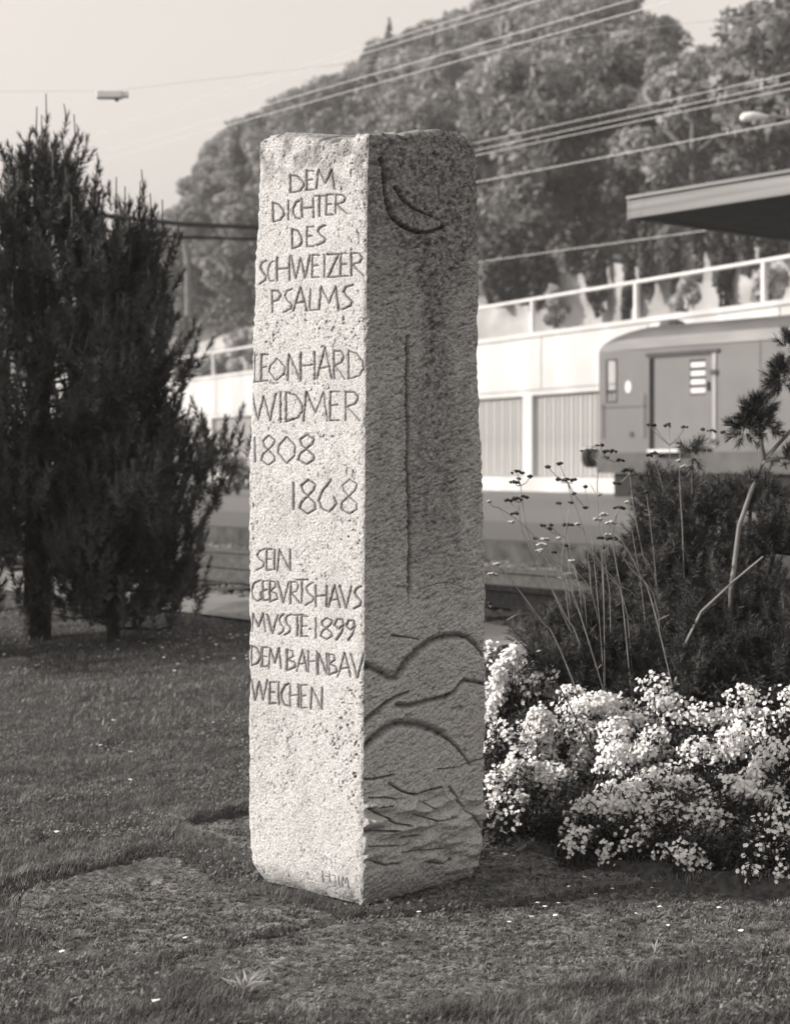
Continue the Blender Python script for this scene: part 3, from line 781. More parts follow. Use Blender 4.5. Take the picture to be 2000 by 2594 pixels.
# dwarf pine on the right, behind the flowers
def dwarf(label, pts, m, seed, n, per, name='dwarf_pine', shl=(.06, .13), nl=.032):
    """a low pine made of shoots in a set of lobes given by pixel centre, radius, depth"""
    rg = np.random.default_rng(seed); base = np.array([*(P(*pts[0][:2], pts[0][3])[:2]), 0.0])
    o = thing(name, label, 'pine', base)
    C = np.array([P(a, b_, Y) for a, b_, r, Y in pts]) - base; R = np.array([r / F * Y for a, b_, r, Y in pts])
    pr = R ** 2 / (R ** 2).sum(); k = rg.choice(len(C), n, p=pr)
    d = rg.normal(size=(n, 3)); d /= np.linalg.norm(d, axis=1)[:, None]; d[:, 2] = np.abs(d[:, 2]) * .9 - .15
    B = C[k] + d * (R[k] * rg.uniform(.35, .95, n))[:, None]
    D = d * .9 + np.array([0, 0, .75]) + rg.normal(size=(n, 3)) * .3
    L = rg.uniform(shl[0], shl[1], n)
    q = MB()
    for c, r in zip(C, R): q.tube([(rg.uniform(-.1, .1), rg.uniform(-.05, .05), .0), (c[0] * .5, c[1] * .5, c[2] * .45), c], [.022, .016, .008], 6)
    for i in range(0, n, 4):
        dd = D[i] / np.linalg.norm(D[i]); q.tube([C[k[i]], B[i], B[i] + dd * L[i] * .9], [.006, .005, .003], 3)
    q.build('branches', M['bark'], o)
    V, Fq = needles(B, D, L, per, nl, .0026, rg, (.45, 1.3))
    link('needle_foliage', big_mesh('needle_foliage', V, F4=Fq), m, o)
    return o
dwarf('broad dark dwarf pine behind the white flowers, left part thin', [(1560, 1590, 105, 7.4), (1440, 1600, 65, 7.3), (1540, 1480, 60, 7.5), (1660, 1400, 80, 7.6), (1620, 1600, 130, 7.3), (1400, 1640, 80, 7.2), (1700, 1300, 85, 7.7), (1480, 1670, 90, 7.1), (1400, 1700, 70, 7.0), (1560, 1690, 90, 7.0), (1640, 1700, 90, 6.95), (1520, 1620, 90, 7.2)], M['needle_lt'], 51, 1500, 80)
dwarf('dense dark dwarf pine at the right edge behind the flowers', [(1850, 1560, 150, 7.2), (1760, 1330, 110, 7.5), (1800, 1450, 130, 7.4), (1960, 1400, 120, 7.3), (1930, 1560, 140, 7.2), (1740, 1620, 120, 7.1), (1900, 1290, 95, 7.6), (1680, 1260, 60, 7.8), (2040, 1620, 120, 7.0), (1740, 1700, 100, 6.95), (1850, 1700, 110, 6.9), (1960, 1700, 110, 6.9), (1700, 1500, 110, 7.3), (1700, 1400, 100, 7.5), (1620, 1745, 80, 6.9), (1480, 1740, 80, 6.95), (1780, 1745, 90, 6.85), (1930, 1745, 90, 6.8)], M['needle_lt'], 52, 2600, 80)
# young pine with the curved pale stem
yp0 = np.array([*P(1840, 1500, 7.0)[:2], 0.0])
yp = thing('young_pine', 'young pine with curved pale stem leaning to the right edge', 'pine', yp0)
q = MB(); R_ = lambda a, b_, Y=7.0: P(a, b_, Y) - yp0
q.tube([(0, 0, 0), R_(1850, 1500), R_(1872, 1330), R_(1905, 1235), R_(1935, 1165), R_(1975, 1120), R_(2040, 1050)], [.011, .0105, .010, .0095, .009, .008, .007], 8)
q.build('stem', M['bark_pale'], yp, smooth=True)
q = MB(); q.tube([R_(1935, 1165), R_(1927, 1120), R_(1922, 1070)], [.01, .009, .006], 7); q.tube([R_(1932, 1168), R_(1970, 1160), R_(2010, 1162)], [.009, .007, .006], 6); q.build('branch', M['bark_pale'], yp, smooth=True)
rg = np.random.default_rng(8); B = []; D = []
for (a, b_, r, n) in [(1915, 1050, 52, 44), (1885, 1085, 30, 18), (1945, 1085, 28, 14), (1985, 960, 46, 34), (2005, 880, 34, 20), (1755, 1150, 20, 9), (1985, 1170, 20, 6)]:
    c = R_(a, b_); rr = r / F * 7.0
    for k in range(n):
        d = rg.normal(size=3); d /= np.linalg.norm(d); B.append(c + d * rr * .4); D.append(d + np.array([0, 0, .5]))
V, Fq = needles(np.array(B), np.array(D), np.full(len(B), .055), 60, .042, .0028, rg, (.3, 1.0))
link('needle_foliage', big_mesh('needle_foliage', V, F4=Fq), M['needle_lt'], yp)
q = MB(); q.tube([R_(1755, 1250), R_(1752, 1165)], [.007, .004], 5); q.build('branch', M['bark'], yp)
# bare diagonal twig
tw0 = P(1770, 1560, 6.9); q = MB()
q.tube([P(1700, 1700, 6.9) - tw0, P(1775, 1550, 6.9) - tw0, P(1860, 1470, 6.9) - tw0, P(1932, 1410, 6.9) - tw0], [.006, .006, .005, .004], 6)
q.tube([P(1700, 1700, 6.9) - tw0, np.array([P(1690, 1700, 6.9)[0], 6.9, 0]) - tw0], .006, 6)
ob = q.build('dry_twig', M['drystem']); ob.location = tw0; tag(ob, 'bare pale twig leaning diagonally across the dark pines at right', 'twig')

# ------------------------------------------------------------------ dry seed-head stems
def smooth(pts, k):
    P_ = [pts[0]] + list(pts) + [pts[-1]]; out = []
    for i in range(1, len(P_) - 2):
        for t in np.linspace(0, 1, k, endpoint=False):
            a, b_, c, d = P_[i - 1], P_[i], P_[i + 1], P_[i + 2]
            out.append(.5 * (2 * b_ + (c - a) * t + (2 * a - 5 * b_ + 4 * c - d) * t * t + (3 * b_ - a - 3 * c + d) * t ** 3))
    return out + [pts[-1]]
def umbel(q, c, wpx, Y, rg):
    r = wpx / F * Y / 2
    for k in range(max(5, int(wpx / 2.6))):
        a = rg.uniform(0, 6.28); s = r * math.sqrt(rg.uniform(0, 1)); p = c + np.array([math.cos(a) * s, math.sin(a) * s, -.35 * s * s / r + rg.uniform(-.002, .002)])
        h = rg.uniform(.006, .0105)
        q.add([p + np.array(v) * h for v in ((1, 0, 0), (-.5, .87, 0), (-.5, -.87, 0), (0, 0, .8), (0, 0, -.9), (-1, .1, .2), (.5, -.8, .3))],
              [(0, 1, 3), (1, 5, 3), (5, 2, 3), (2, 6, 3), (6, 0, 3), (1, 0, 4), (2, 5, 4), (5, 1, 4), (0, 6, 4), (6, 2, 4)])
plants = [
 (7.0, [(1480, 1660), (1440, 1590), (1382, 1455), (1335, 1345), (1318, 1230)], [(1310, 1193, 30), (1342, 1206, 12), (1302, 1218, 24), (1312, 1211, 10)], 'tallest seed-head stem of the left bundle beside the stone pillar', 0),
 (6.9, [(1470, 1640), (1432, 1560), (1360, 1420), (1322, 1345), (1314, 1285)], [(1289, 1266, 24), (1308, 1261, 28), (1325, 1256, 20), (1304, 1298, 20)], 'seed-head stem with three flat dark heads in a row near the pillar', 0),
 (6.8, [(1470, 1560), (1425, 1470), (1385, 1395), (1374, 1385)], [(1372, 1377, 24), (1368, 1392, 28), (1380, 1364, 22)], 'stem with a pale double seed head, lowest of the left bundle', 1),
 (7.3, [(1500, 1560), (1488, 1400), (1470, 1320), (1445, 1255), (1437, 1222)], [(1418, 1173, 22), (1412, 1213, 16), (1435, 1213, 28), (1454, 1214, 14), (1386, 1181, 16), (1452, 1249, 11), (1481, 1283, 20)], 'branched seed-head stem left of the wagon buffer', 0),
 (7.1, [(1530, 1560), (1522, 1400), (1512, 1220), (1537, 1162)], [(1518, 1126, 20), (1546, 1139, 34), (1571, 1164, 22), (1533, 1157, 18), (1490, 1134, 44)], 'tall branched seed-head stem in front of the wagon buffer', 0),
 (7.4, [(1660, 1500), (1632, 1420), (1605, 1290), (1594, 1200)], [(1590, 1188, 40), (1560, 1222, 22)], 'seed-head stem under the wagon corner', 0),
 (6.7, [(1660, 1560), (1620, 1455), (1575, 1370), (1545, 1330)], [(1530, 1301, 24), (1547, 1322, 24), (1512, 1313, 20)], 'slanting stem with a ring of seed heads, the thickest cluster', 1),
 (6.8, [(1580, 1560), (1562, 1440), (1552, 1370), (1562, 1300)], [(1567, 1284, 36), (1547, 1361, 34), (1521, 1361, 18)], 'stem with the largest dark seed head above the pine', 0),
 (7.6, [(1690, 1400), (1678, 1240), (1655, 1165)], [(1658, 1146, 22), (1643, 1152, 16), (1676, 1152, 22)], 'seed-head stem just left of the open wagon door gap', 0),
 (7.7, [(1700, 1400), (1697, 1230), (1695, 1128)], [(1643, 1074, 18), (1656, 1075, 9), (1694, 1074, 26), (1735, 1079, 18)], 'highest seed-head stem, forked in three before the wagon door', 0),
 (7.8, [(1790, 1400), (1775, 1260), (1790, 1140)], [(1781, 1087, 12), (1801, 1089, 22), (1831, 1093, 15)], 'thin stem with three tiny seed heads before the barred wagon window', 0),
 (7.2, [(1730, 1400), (1722, 1250), (1720, 1190)], [(1719, 1166, 20), (1733, 1180, 24), (1722, 1129, 11)], 'short seed-head stem with a paler head below the wagon step', 1),
 (7.0, [(1440, 1560), (1422, 1440), (1430, 1360)], [(1437, 1327, 28), (1442, 1272, 15), (1394, 1329, 13), (1375, 1330, 9)], 'stem with one broad dark head between the bundles', 0),
 (6.6, [(1420, 1650), (1370, 1572), (1310, 1490), (1275, 1445)], [(1258, 1428, 14), (1246, 1452, 26)], 'drooping stem with pale heads touching the pillar edge', 1),
 (6.4, [(1400, 1710), (1340, 1640), (1290, 1585), (1245, 1535)], [(1238, 1528, 6)], 'bare dark stem bending low toward the pillar', 2),
 (7.2, [(1500, 1600), (1470, 1500), (1340, 1345), (1262, 1285)], [(1295, 1321, 13), (1238, 1270, 8)], 'thin stem arching left to the pillar edge', 1),
]
for k, (Y, st, hd, lab, kind) in enumerate(plants):
    rg = np.random.default_rng(900 + k); base = P(*st[0], Y); base[2] = 0
    o = thing('seed_head_plant', 'dry ' + lab, 'dried flower', base, 0, 'dry seed-head stems between pillar and pines')
    q = MB(); q0 = P(*st[0], Y); q1 = P(*st[1], Y); gnd = q0 + (q0 - q1) * (q0[2] / max(.05, q1[2] - q0[2])) * .6; gnd[2] = 0; base = gnd; o.location = base
    pts = [np.zeros(3)] + [P(a, b_, Y) - base for a, b_ in st]
    pts = smooth(pts, 5); n_ = len(pts); q.tube(pts, list(np.linspace(.0030, .0016, n_)), 5)
    q.build('stem', M['drystem'] if kind != 2 else M['darkmetal'], o)
    tip = pts[-1]
    for (a, b_, wpx) in hd:
        c = P(a, b_, Y + rg.uniform(-.05, .05)) - base
        q = MB(); mid = tip * .45 + c * .55 + np.array([0, 0, -.012]); q.tube([tip, mid, c - np.array([0, 0, .004])], [.0022, .0018, .0014], 4)
        sh = q.build('side_stem', M['drystem'], o)
        q = MB(); umbel(q, c, wpx, Y, rg)
        q.build('seed_head', M['seed_pale'] if kind == 1 or (wpx == 44) else M['seed'], o)
    if k % 2 == 0 and n_ > 3:       # narrow leaves
        q = MB()
        for j in range(5):
            i_ = rg.integers(1, n_ - 1); t_ = rg.uniform(0, 1); c = pts[i_] * (1 - t_) + pts[i_ + 1] * t_ if i_ + 1 < n_ else pts[i_]
            d = np.array([rg.uniform(-1, 1), rg.uniform(-.6, .6), rg.uniform(.1, .7)]); d /= np.linalg.norm(d); l = rg.uniform(.03, .08)
            q.add([c, c + d * l * .5 + np.array([0, 0, .005]), c + d * l, c + d * l * .5 - np.array([0, 0, .002])], [(0, 1, 2, 3)])
        q.build('leaves', M['drystem'], o, kind='stuff')

for k in range(16):
    rg = np.random.default_rng(1200 + k); Y = rg.uniform(6.8, 7.6)
    xb = rg.uniform(1420, 1700); yt = rg.uniform(1220, 1430); xt = xb - rg.uniform(10, 130)
    gnd = P(xb + rg.uniform(0, 40), 1650, Y); gnd[2] = 0
    o = thing('dry_stalk', 'thin dry stalk with a tiny head among the seed-head stems', 'dried flower', gnd, 0, 'thin dry stalks among the seed-head stems')
    tip = P(xt, yt, Y) - gnd; mid = (P(xb, 1520, Y) - gnd) * .5 + tip * .25
    q = MB(); q.tube(smooth([np.zeros(3), P(xb, 1560, Y) - gnd, (P(xb, 1560, Y) - gnd) * .4 + tip * .6 + np.array([.004, 0, 0]), tip], 4), .0013, 4); q.build('stem', M['drystem'], o)
    q = MB(); umbel(q, tip, rg.uniform(9, 17), Y, rg); q.build('seed_head', M['seed'] if k % 3 else M['seed_pale'], o)

# ------------------------------------------------------------------ white flower bushes
def blossom(C, Nrm, s, rg):
    """open five-petal flowers, two triangles per petal"""
    n = len(C); Nrm = Nrm / np.linalg.norm(Nrm, axis=1)[:, None]
    a = np.cross(Nrm, rg.normal(size=(n, 3))); a /= np.linalg.norm(a, axis=1)[:, None]; b_ = np.cross(Nrm, a)
    vs = []; 
    for k in range(6):
        t = 2 * math.pi * k / 6; t1 = t + .5; t2 = t - .5
        tip = C + s[:, None] * (math.cos(t) * a + math.sin(t) * b_) + Nrm * s[:, None] * .15
        l = C + s[:, None] * .68 * (math.cos(t1) * a + math.sin(t1) * b_) + Nrm * s[:, None] * .25
        r = C + s[:, None] * .68 * (math.cos(t2) * a + math.sin(t2) * b_) + Nrm * s[:, None] * .25
        vs.append(np.stack([C, r, tip, l], 1))
    V = np.concatenate(vs, 0).reshape(-1, 3)
    return V, np.arange(len(V)).reshape(-1, 4)
def fY(px, py): return 7.0 - (py - 1700) / 400 * .98 - (px - 1240) / 760 * .38
bushes = [
 (1262, 1735, 52, 100, 620, 'white flower clump tight against the right edge of the stone pillar'),
 (1330, 1715, 70, 50, 110, 'sparse white flower clump at the top left of the bed'),
 (1290, 2010, 60, 80, 230, 'small white flower clump low beside the foot of the pillar'),
 (1415, 1905, 110, 105, 1500, 'largest and brightest white flower clump, left of the bed middle'),
 (1560, 1795, 120, 55, 620, 'white flower clump on the upper middle edge below the pine'),
 (1640, 1930, 105, 80, 850, 'white flower clump in the middle of the bed'),
 (1775, 1790, 120, 60, 330, 'thin white flower clump under the right dwarf pine'),
 (1820, 1925, 95, 75, 380, 'greyish white flower clump right of the bed middle'),
 (1560, 2060, 115, 70, 420, 'shaded white flower clump at the front middle of the bed'),
 (1480, 2155, 55, 55, 90, 'few white flowers hanging low at the front edge of the bed'),
 (1800, 2100, 135, 95, 640, 'shaded white flower clump at the front right of the bed'),
 (1985, 1960, 75, 90, 250, 'white flower clump cut by the right picture edge'),
 (1790, 2175, 95, 55, 170, 'low shaded white flowers hanging over the front edge at right'),
 (1955, 2205, 70, 55, 70, 'last few shaded white flowers at the lower right picture edge'),
 (1590, 2130, 80, 50, 110, 'low white flowers under the shaded front middle clump'),
 (1270, 2085, 45, 45, 60, 'lowest white flowers beside the foot of the pillar'),
 (1300, 1900, 65, 60, 150, 'loose white flowers between the pillar and the brightest clump'),
 (1700, 2010, 90, 60, 260, 'white flower clump joining the bed middle to its front edge'),
 (1900, 2010, 80, 60, 220, 'white flower clump right of the bed middle, above the shaded front clump'),
 (1960, 1790, 80, 70, 120, 'scattered white flowers at the upper right of the bed'),
 (1960, 2150, 70, 80, 110, 'dark leafy clump with few flowers at the lower right corner of the bed'),
]
for k, (px, py, rx, ry, nf, lab) in enumerate(bushes):
    rg = np.random.default_rng(300 + k); Y = fY(px, py)
    c = P(px, py, Y); base = np.array([c[0], c[1] + .1, 0.0])
    o = thing('flowering_bush', lab, 'flower bush', base, 0, 'white flowering bushes beside the stone pillar')
    cr = c - base; Rx = rx / F * Y; Rz = ry / F * Y * 1.05
    # sub-lobes so that the outline is broken
    nl_ = 15
    la = rg.uniform(-.9, .9, nl_); lz = rg.uniform(-.8, .8, nl_)
    LC = np.stack([cr[0] + la * Rx, cr[1] + rg.uniform(-.06, .16, nl_), cr[2] + lz * Rz], 1); LR = rg.uniform(.25, .5, nl_)[:, None] * np.array([Rx, min(Rx, .13), Rz])
    nf = int(nf * 2.5); m_ = rg.integers(0, nl_, nf); d = rg.normal(size=(nf, 3)); d[:, 1] = -np.abs(d[:, 1]) * .9 - .1; d[:, 2] += .5; d[:, 0] -= .15
    d /= np.linalg.norm(d, axis=1)[:, None]
    C = LC[m_] + d * LR[m_] * rg.uniform(.65, 1.15, nf)[:, None] + rg.normal(size=(nf, 3)) * .007
    C = C[C[:, 2] > .02]; d = d[:len(C)]
    s = rg.uniform(.0066, .0105, len(C))
    V, Fq = blossom(C, d * .8 + rg.normal(size=C.shape) * .5 + np.array([-.55, -.4, .35]), s, rg)
    fo = link('flowers', big_mesh('flowers', V, F4=Fq), M['petal'], o); fo['kind'] = 'stuff'
    # stems and leaves filling down to the ground
    ns = 70; q = MB()
    for j in range(ns):
        t = C[rg.integers(0, len(C))]; f0 = np.array([t[0] * .8 + rg.uniform(-.06, .06), t[1] + rg.uniform(-.02, .14), 0]); 
        q.tube([f0, (f0 + t) / 2 + np.array([0, .02, .05]), t], [.0022, .0018, .0012], 3)
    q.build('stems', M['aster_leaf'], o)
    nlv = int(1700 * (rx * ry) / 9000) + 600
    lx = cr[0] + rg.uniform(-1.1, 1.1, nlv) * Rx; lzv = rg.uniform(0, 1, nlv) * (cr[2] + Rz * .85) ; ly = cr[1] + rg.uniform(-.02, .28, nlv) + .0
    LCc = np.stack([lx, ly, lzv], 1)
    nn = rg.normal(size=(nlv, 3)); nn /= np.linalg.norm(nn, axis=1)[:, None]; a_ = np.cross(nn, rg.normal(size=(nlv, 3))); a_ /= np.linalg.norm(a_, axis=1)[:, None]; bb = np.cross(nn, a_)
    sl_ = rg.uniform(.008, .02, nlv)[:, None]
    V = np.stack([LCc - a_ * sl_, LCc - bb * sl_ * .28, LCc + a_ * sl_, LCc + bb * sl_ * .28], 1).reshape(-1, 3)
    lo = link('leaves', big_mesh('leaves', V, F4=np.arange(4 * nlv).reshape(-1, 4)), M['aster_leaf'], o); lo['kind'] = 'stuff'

# low dark foliage filling the bed under and before the flowers
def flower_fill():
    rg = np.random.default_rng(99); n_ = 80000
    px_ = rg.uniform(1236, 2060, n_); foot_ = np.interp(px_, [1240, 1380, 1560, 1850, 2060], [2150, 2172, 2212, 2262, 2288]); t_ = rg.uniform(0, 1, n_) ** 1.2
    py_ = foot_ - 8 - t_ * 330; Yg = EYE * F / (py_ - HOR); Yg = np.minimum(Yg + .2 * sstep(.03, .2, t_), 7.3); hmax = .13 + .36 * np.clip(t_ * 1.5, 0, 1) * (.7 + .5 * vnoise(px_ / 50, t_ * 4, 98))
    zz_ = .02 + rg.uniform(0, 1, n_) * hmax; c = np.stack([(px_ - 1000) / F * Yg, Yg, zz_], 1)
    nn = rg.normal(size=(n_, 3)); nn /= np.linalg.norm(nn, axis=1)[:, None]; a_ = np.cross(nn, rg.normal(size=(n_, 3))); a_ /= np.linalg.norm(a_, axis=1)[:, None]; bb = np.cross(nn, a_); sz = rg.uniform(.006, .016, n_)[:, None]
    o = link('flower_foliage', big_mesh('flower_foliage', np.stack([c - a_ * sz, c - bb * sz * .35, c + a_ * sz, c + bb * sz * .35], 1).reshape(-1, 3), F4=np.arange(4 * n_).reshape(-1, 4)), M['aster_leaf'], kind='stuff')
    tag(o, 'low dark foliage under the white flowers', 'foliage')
flower_fill()
# dark soil bed below the bushes
bed_px = [(1236, 2142), (1380, 2168), (1560, 2208), (1850, 2256), (2150, 2285), (2250, 1900), (1900, 1760), (1500, 1760), (1300, 1830)]
bp = np.array([GP(a, b_)[:2] for a, b_ in bed_px])
x0, y0 = bp.min(0); x1, y1 = bp.max(0)
gxx, gyy = np.meshgrid(np.arange(x0, x1, .03), np.arange(y0, y1, .03)); sd = poly_dist(bp, gxx, gyy)
Zb = .03 + .02 * fbm(gxx * 10, gyy * 10, 61) - .12 * (1 - sstep(0, .06, sd)) + gbase(vv(gxx, gyy))
nxg = gxx.shape[1]; i = (np.arange(gxx.shape[0] - 1)[:, None] * nxg + np.arange(nxg - 1)[None]).ravel()
fc = np.stack([i, i + 1, i + nxg + 1, i + nxg], 1); fc = fc[sd.ravel()[fc].max(1) > -.02]
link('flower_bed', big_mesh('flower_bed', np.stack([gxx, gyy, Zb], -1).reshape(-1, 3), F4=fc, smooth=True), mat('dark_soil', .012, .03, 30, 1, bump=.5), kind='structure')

# ------------------------------------------------------------------ stone slabs
def slab(key, label, tilt):
    poly = slab_polys[key]; x0, y0 = poly.min(0) - .02; x1, y1 = poly.max(0) + .02
    st = .009
    gx_, gy_ = np.meshgrid(np.arange(x0, x1, st), np.arange(y0, y1, st)); sd = poly_dist(poly, gx_, gy_) + .02 * fbm(gx_ * 10, gy_ * 10, 71)
    c = poly.mean(0)
    edge = 1 - sstep(-.005, .03, sd)
    Z = .004 + tilt[0] * (gx_ - c[0]) + tilt[1] * (gy_ - c[1]) + .010 * fbm(gx_ * 3, gy_ * 5, 72, 3) + .009 * fbm(gx_ * 16, gy_ * 34, 73, 3) + .006 * vnoise(gx_ * 60, gy_ * 80, 74)
    Z = Z - .03 * edge
    nxg = gx_.shape[1]; i = (np.arange(gx_.shape[0] - 1)[:, None] * nxg + np.arange(nxg - 1)[None]).ravel()
    fc = np.stack([i, i + 1, i + nxg + 1, i + nxg], 1); fc = fc[sd.ravel()[fc].max(1) > -.012]
    o = link('stone_slab', big_mesh('stone_slab', np.stack([gx_, gy_, Z], -1).reshape(-1, 3), F4=fc, smooth=True), M['slab'])
    tag(o, label, 'stone slab', 'mossy slabs round the foot of the pillar')
    return (poly, c, tilt)
slab('left', 'mossy stone slab left of the pillar foot, below the turf bank', (.0, .012))
slab('back', 'mossy stone slab behind the pillar, beyond the pale turf ridge', (.0, .008))
slab('front', 'broad mossy stone slab in front of the pillar, cracked off by a joint', (.0, -.006))
slab('right', 'shaded stone slab between pillar and white flowers', (.0, .006))

# ------------------------------------------------------------------ the memorial pillar
DF = EYE * F / (2305 - HOR)               # depth of the front edge
aL, aR = math.radians(42), math.radians(44)
dL = np.array([-math.cos(aL), math.sin(aL)]); dR = np.array([math.cos(aR), math.sin(aR)])
nLf = np.array([-math.sin(aL), -math.cos(aL)]); nRt = np.array([math.sin(aR), -math.cos(aR)])
def front_x(py): return np.interp(py, [330, 450, 900, 1500, 2300], [936, 931, 927, 923, 919])
def left_x(py): return np.interp(py, [340, 400, 520, 700, 900, 1200, 1600, 2050, 2150, 2210, 2260], [656, 655, 650, 642, 636, 627, 629, 626, 631, 638, 652])
def right_x(py): return np.interp(py, [340, 420, 560, 700, 900, 1000, 1200, 1380, 1480, 1600, 1750, 1900, 2050, 2150, 2250], [1207, 1210, 1213, 1216, 1214, 1216, 1224, 1230, 1233, 1229, 1233, 1231, 1228, 1222, 1214])
def corner_rows(z, which):
    pyf = HOR - (z - EYE) * F / DF
    xf = (front_x(pyf) - 1000) / F * DF
    if which == 'F': return np.stack([xf, np.full_like(z, DF)], -1)
    d = dL if which == 'L' else dR
    wdt = np.full_like(z, .55)
    for _ in range(4):
        Yc = DF + wdt * d[1]; py = HOR - (z - EYE) * F / Yc
        r = ((left_x(py) if which == 'L' else right_x(py)) - 1000) / F
        wdt = (r * DF - xf) / (d[0] - r * d[1])
    return np.stack([xf + wdt * d[0], DF + wdt * d[1]], -1)

# strokes of the inscription in photo pixels
GL = {
 'D': [[(0, 0), (0, 1)], [(0, .02), (.55, .1), (.95, .4), (1, .65), (.7, .88), (0, 1)]],
 'E': [[(0.05, 0), (0, 1)], [(0.05, 0), (1, 0)], [(0.05, .48), (.8, .46)], [(0, 1), (1, .98)]],
 'M': [[(0, 1), (.12, 0)], [(.12, 0), (.5, .72)], [(.5, .72), (.85, 0)], [(.85, 0), (1, 1)]],
 'I': [[(.5, 0), (.5, 1)]], '1': [[(.5, 0), (.5, 1)]],
 'C': [[(1, .02), (.5, .1), (.05, .45), (.05, .7), (.4, .97), (1, 1)]],
 'H': [[(0, 0), (0, 1)], [(1, 0), (1, 1)], [(0, .5), (1, .46)]],
 'T': [[(.5, 0), (.5, 1)], [(0, 0), (1, 0)]],
 'R': [[(0, 0), (0, 1)], [(0, .02), (.6, .02), (.9, .2), (.7, .42), (0.05, .52)], [(.1, .52), (1, 1)]],
 'S': [[(1, 0), (.35, .1), (.1, .28), (.4, .48), (.95, .66), (.85, .84), (0, 1)]],
 'W': [[(0, 0), (.25, 1)], [(.25, 1), (.5, .1)], [(.5, .1), (.75, 1)], [(.75, 1), (1, 0)]],
 'Z': [[(0, .02), (1, 0)], [(1, 0), (0, 1)], [(0, 1), (1, .97)]],
 'P': [[(0, 0), (0.05, 1)], [(0, .02), (.7, .03), (1, .2), (.7, .45), (0.05, .5)]],
 'A': [[(.55, 0), (0, 1)], [(.55, 0), (1, 1)], [(.2, .66), (.85, .62)]],
 'L': [[(0.1, 0), (0, 1)], [(0, 1), (1, .97)]],
 'O': [[(.5, 0), (.1, .35), (0, .6), (.45, 1), (.95, .7), (1, .4), (.5, 0)]],
 'N': [[(0, 1), (.1, 0)], [(.1, 0), (1, 1)], [(1, 1), (1, 0)]],
 '8': [[(.55, 0), (.15, .18), (.25, .36), (.9, .68), (.95, .86), (.5, 1), (.05, .84), (.15, .66), (.85, .32), (.95, .15), (.55, 0)]],
 '0': [[(.5, 0), (.05, .35), (0, .6), (.5, 1), (.95, .7), (1, .35), (.5, 0)]],
 '6': [[(.7, 0), (.2, .38), (0, .65), (.2, .9), (.6, 1), (1, .75), (.85, .55)]],
 'G': [[(.9, .02), (.3, .15), (.0, .5), (.2, .88), (.6, 1), (.95, .9)], [(.95, .9), (.95, .58)]],
 'B': [[(0, 0), (0, 1)], [(0, 0), (.7, .05), (.75, .3), (0.05, .48)], [(.05, .48), (.9, .62), (1, .85), (0, 1)]],
 'V': [[(0, 0), (.5, 1)], [(.5, 1), (1, 0)]],
 '9': [[(.9, .3), (.5, .5), (.05, .3), (.3, .03), (.8, .03), (.95, .3), (.75, .65), (.25, 1)]],
}
SC = .3919
def crop(ox, oy, L): return [(c, ox + a * SC, ox + b_ * SC, oy + t * SC, oy + d * SC) for c, a, b_, t, d in L]
letters = crop(600, 300, [('D', 345, 430, 370, 488), ('E', 447, 497, 345, 470), ('M', 513, 628, 338, 462),
  ('D', 232, 300, 550, 678), ('I', 320, 340, 538, 665), ('C', 358, 405, 535, 655), ('H', 418, 492, 525, 648), ('T', 500, 562, 508, 640), ('E', 575, 618, 500, 632), ('R', 636, 705, 498, 622),
  ('D', 355, 418, 722, 848), ('E', 450, 495, 708, 835), ('S', 515, 570, 700, 828),
  ('S', 145, 188, 925, 1078), ('C', 196, 236, 928, 1060), ('H', 258, 338, 905, 1055), ('W', 348, 470, 893, 1040), ('E', 485, 530, 892, 1035), ('I', 553, 573, 890, 1035), ('Z', 585, 655, 886, 1035), ('E', 668, 715, 880, 1028), ('R', 738, 815, 876, 1025),
  ('P', 225, 280, 1118, 1260), ('S', 303, 355, 1110, 1262), ('A', 362, 450, 1100, 1250), ('L', 468, 516, 1112, 1248), ('M', 528, 657, 1095, 1245), ('S', 680, 745, 1082, 1245)])
letters += crop(600, 840, [('L', 108, 146, 140, 335), ('E', 155, 200, 155, 328), ('O', 205, 310, 180, 325), ('N', 325, 410, 155, 325), ('H', 414, 500, 140, 318), ('A', 515, 610, 105, 315), ('R', 625, 697, 130, 315), ('D', 720, 815, 130, 315),
  ('W', 95, 250, 410, 582), ('I', 270, 292, 398, 595), ('D', 316, 420, 398, 590), ('M', 428, 582, 398, 586), ('E', 600, 660, 395, 585), ('R', 700, 792, 395, 585),
  ('1', 108, 124, 695, 850), ('8', 150, 247, 680, 872), ('0', 262, 375, 690, 860), ('8', 388, 502, 675, 866),
  ('1', 356, 372, 985, 1158), ('8', 398, 510, 966, 1186), ('6', 525, 642, 966, 1175), ('8', 662, 780, 962, 1190)])
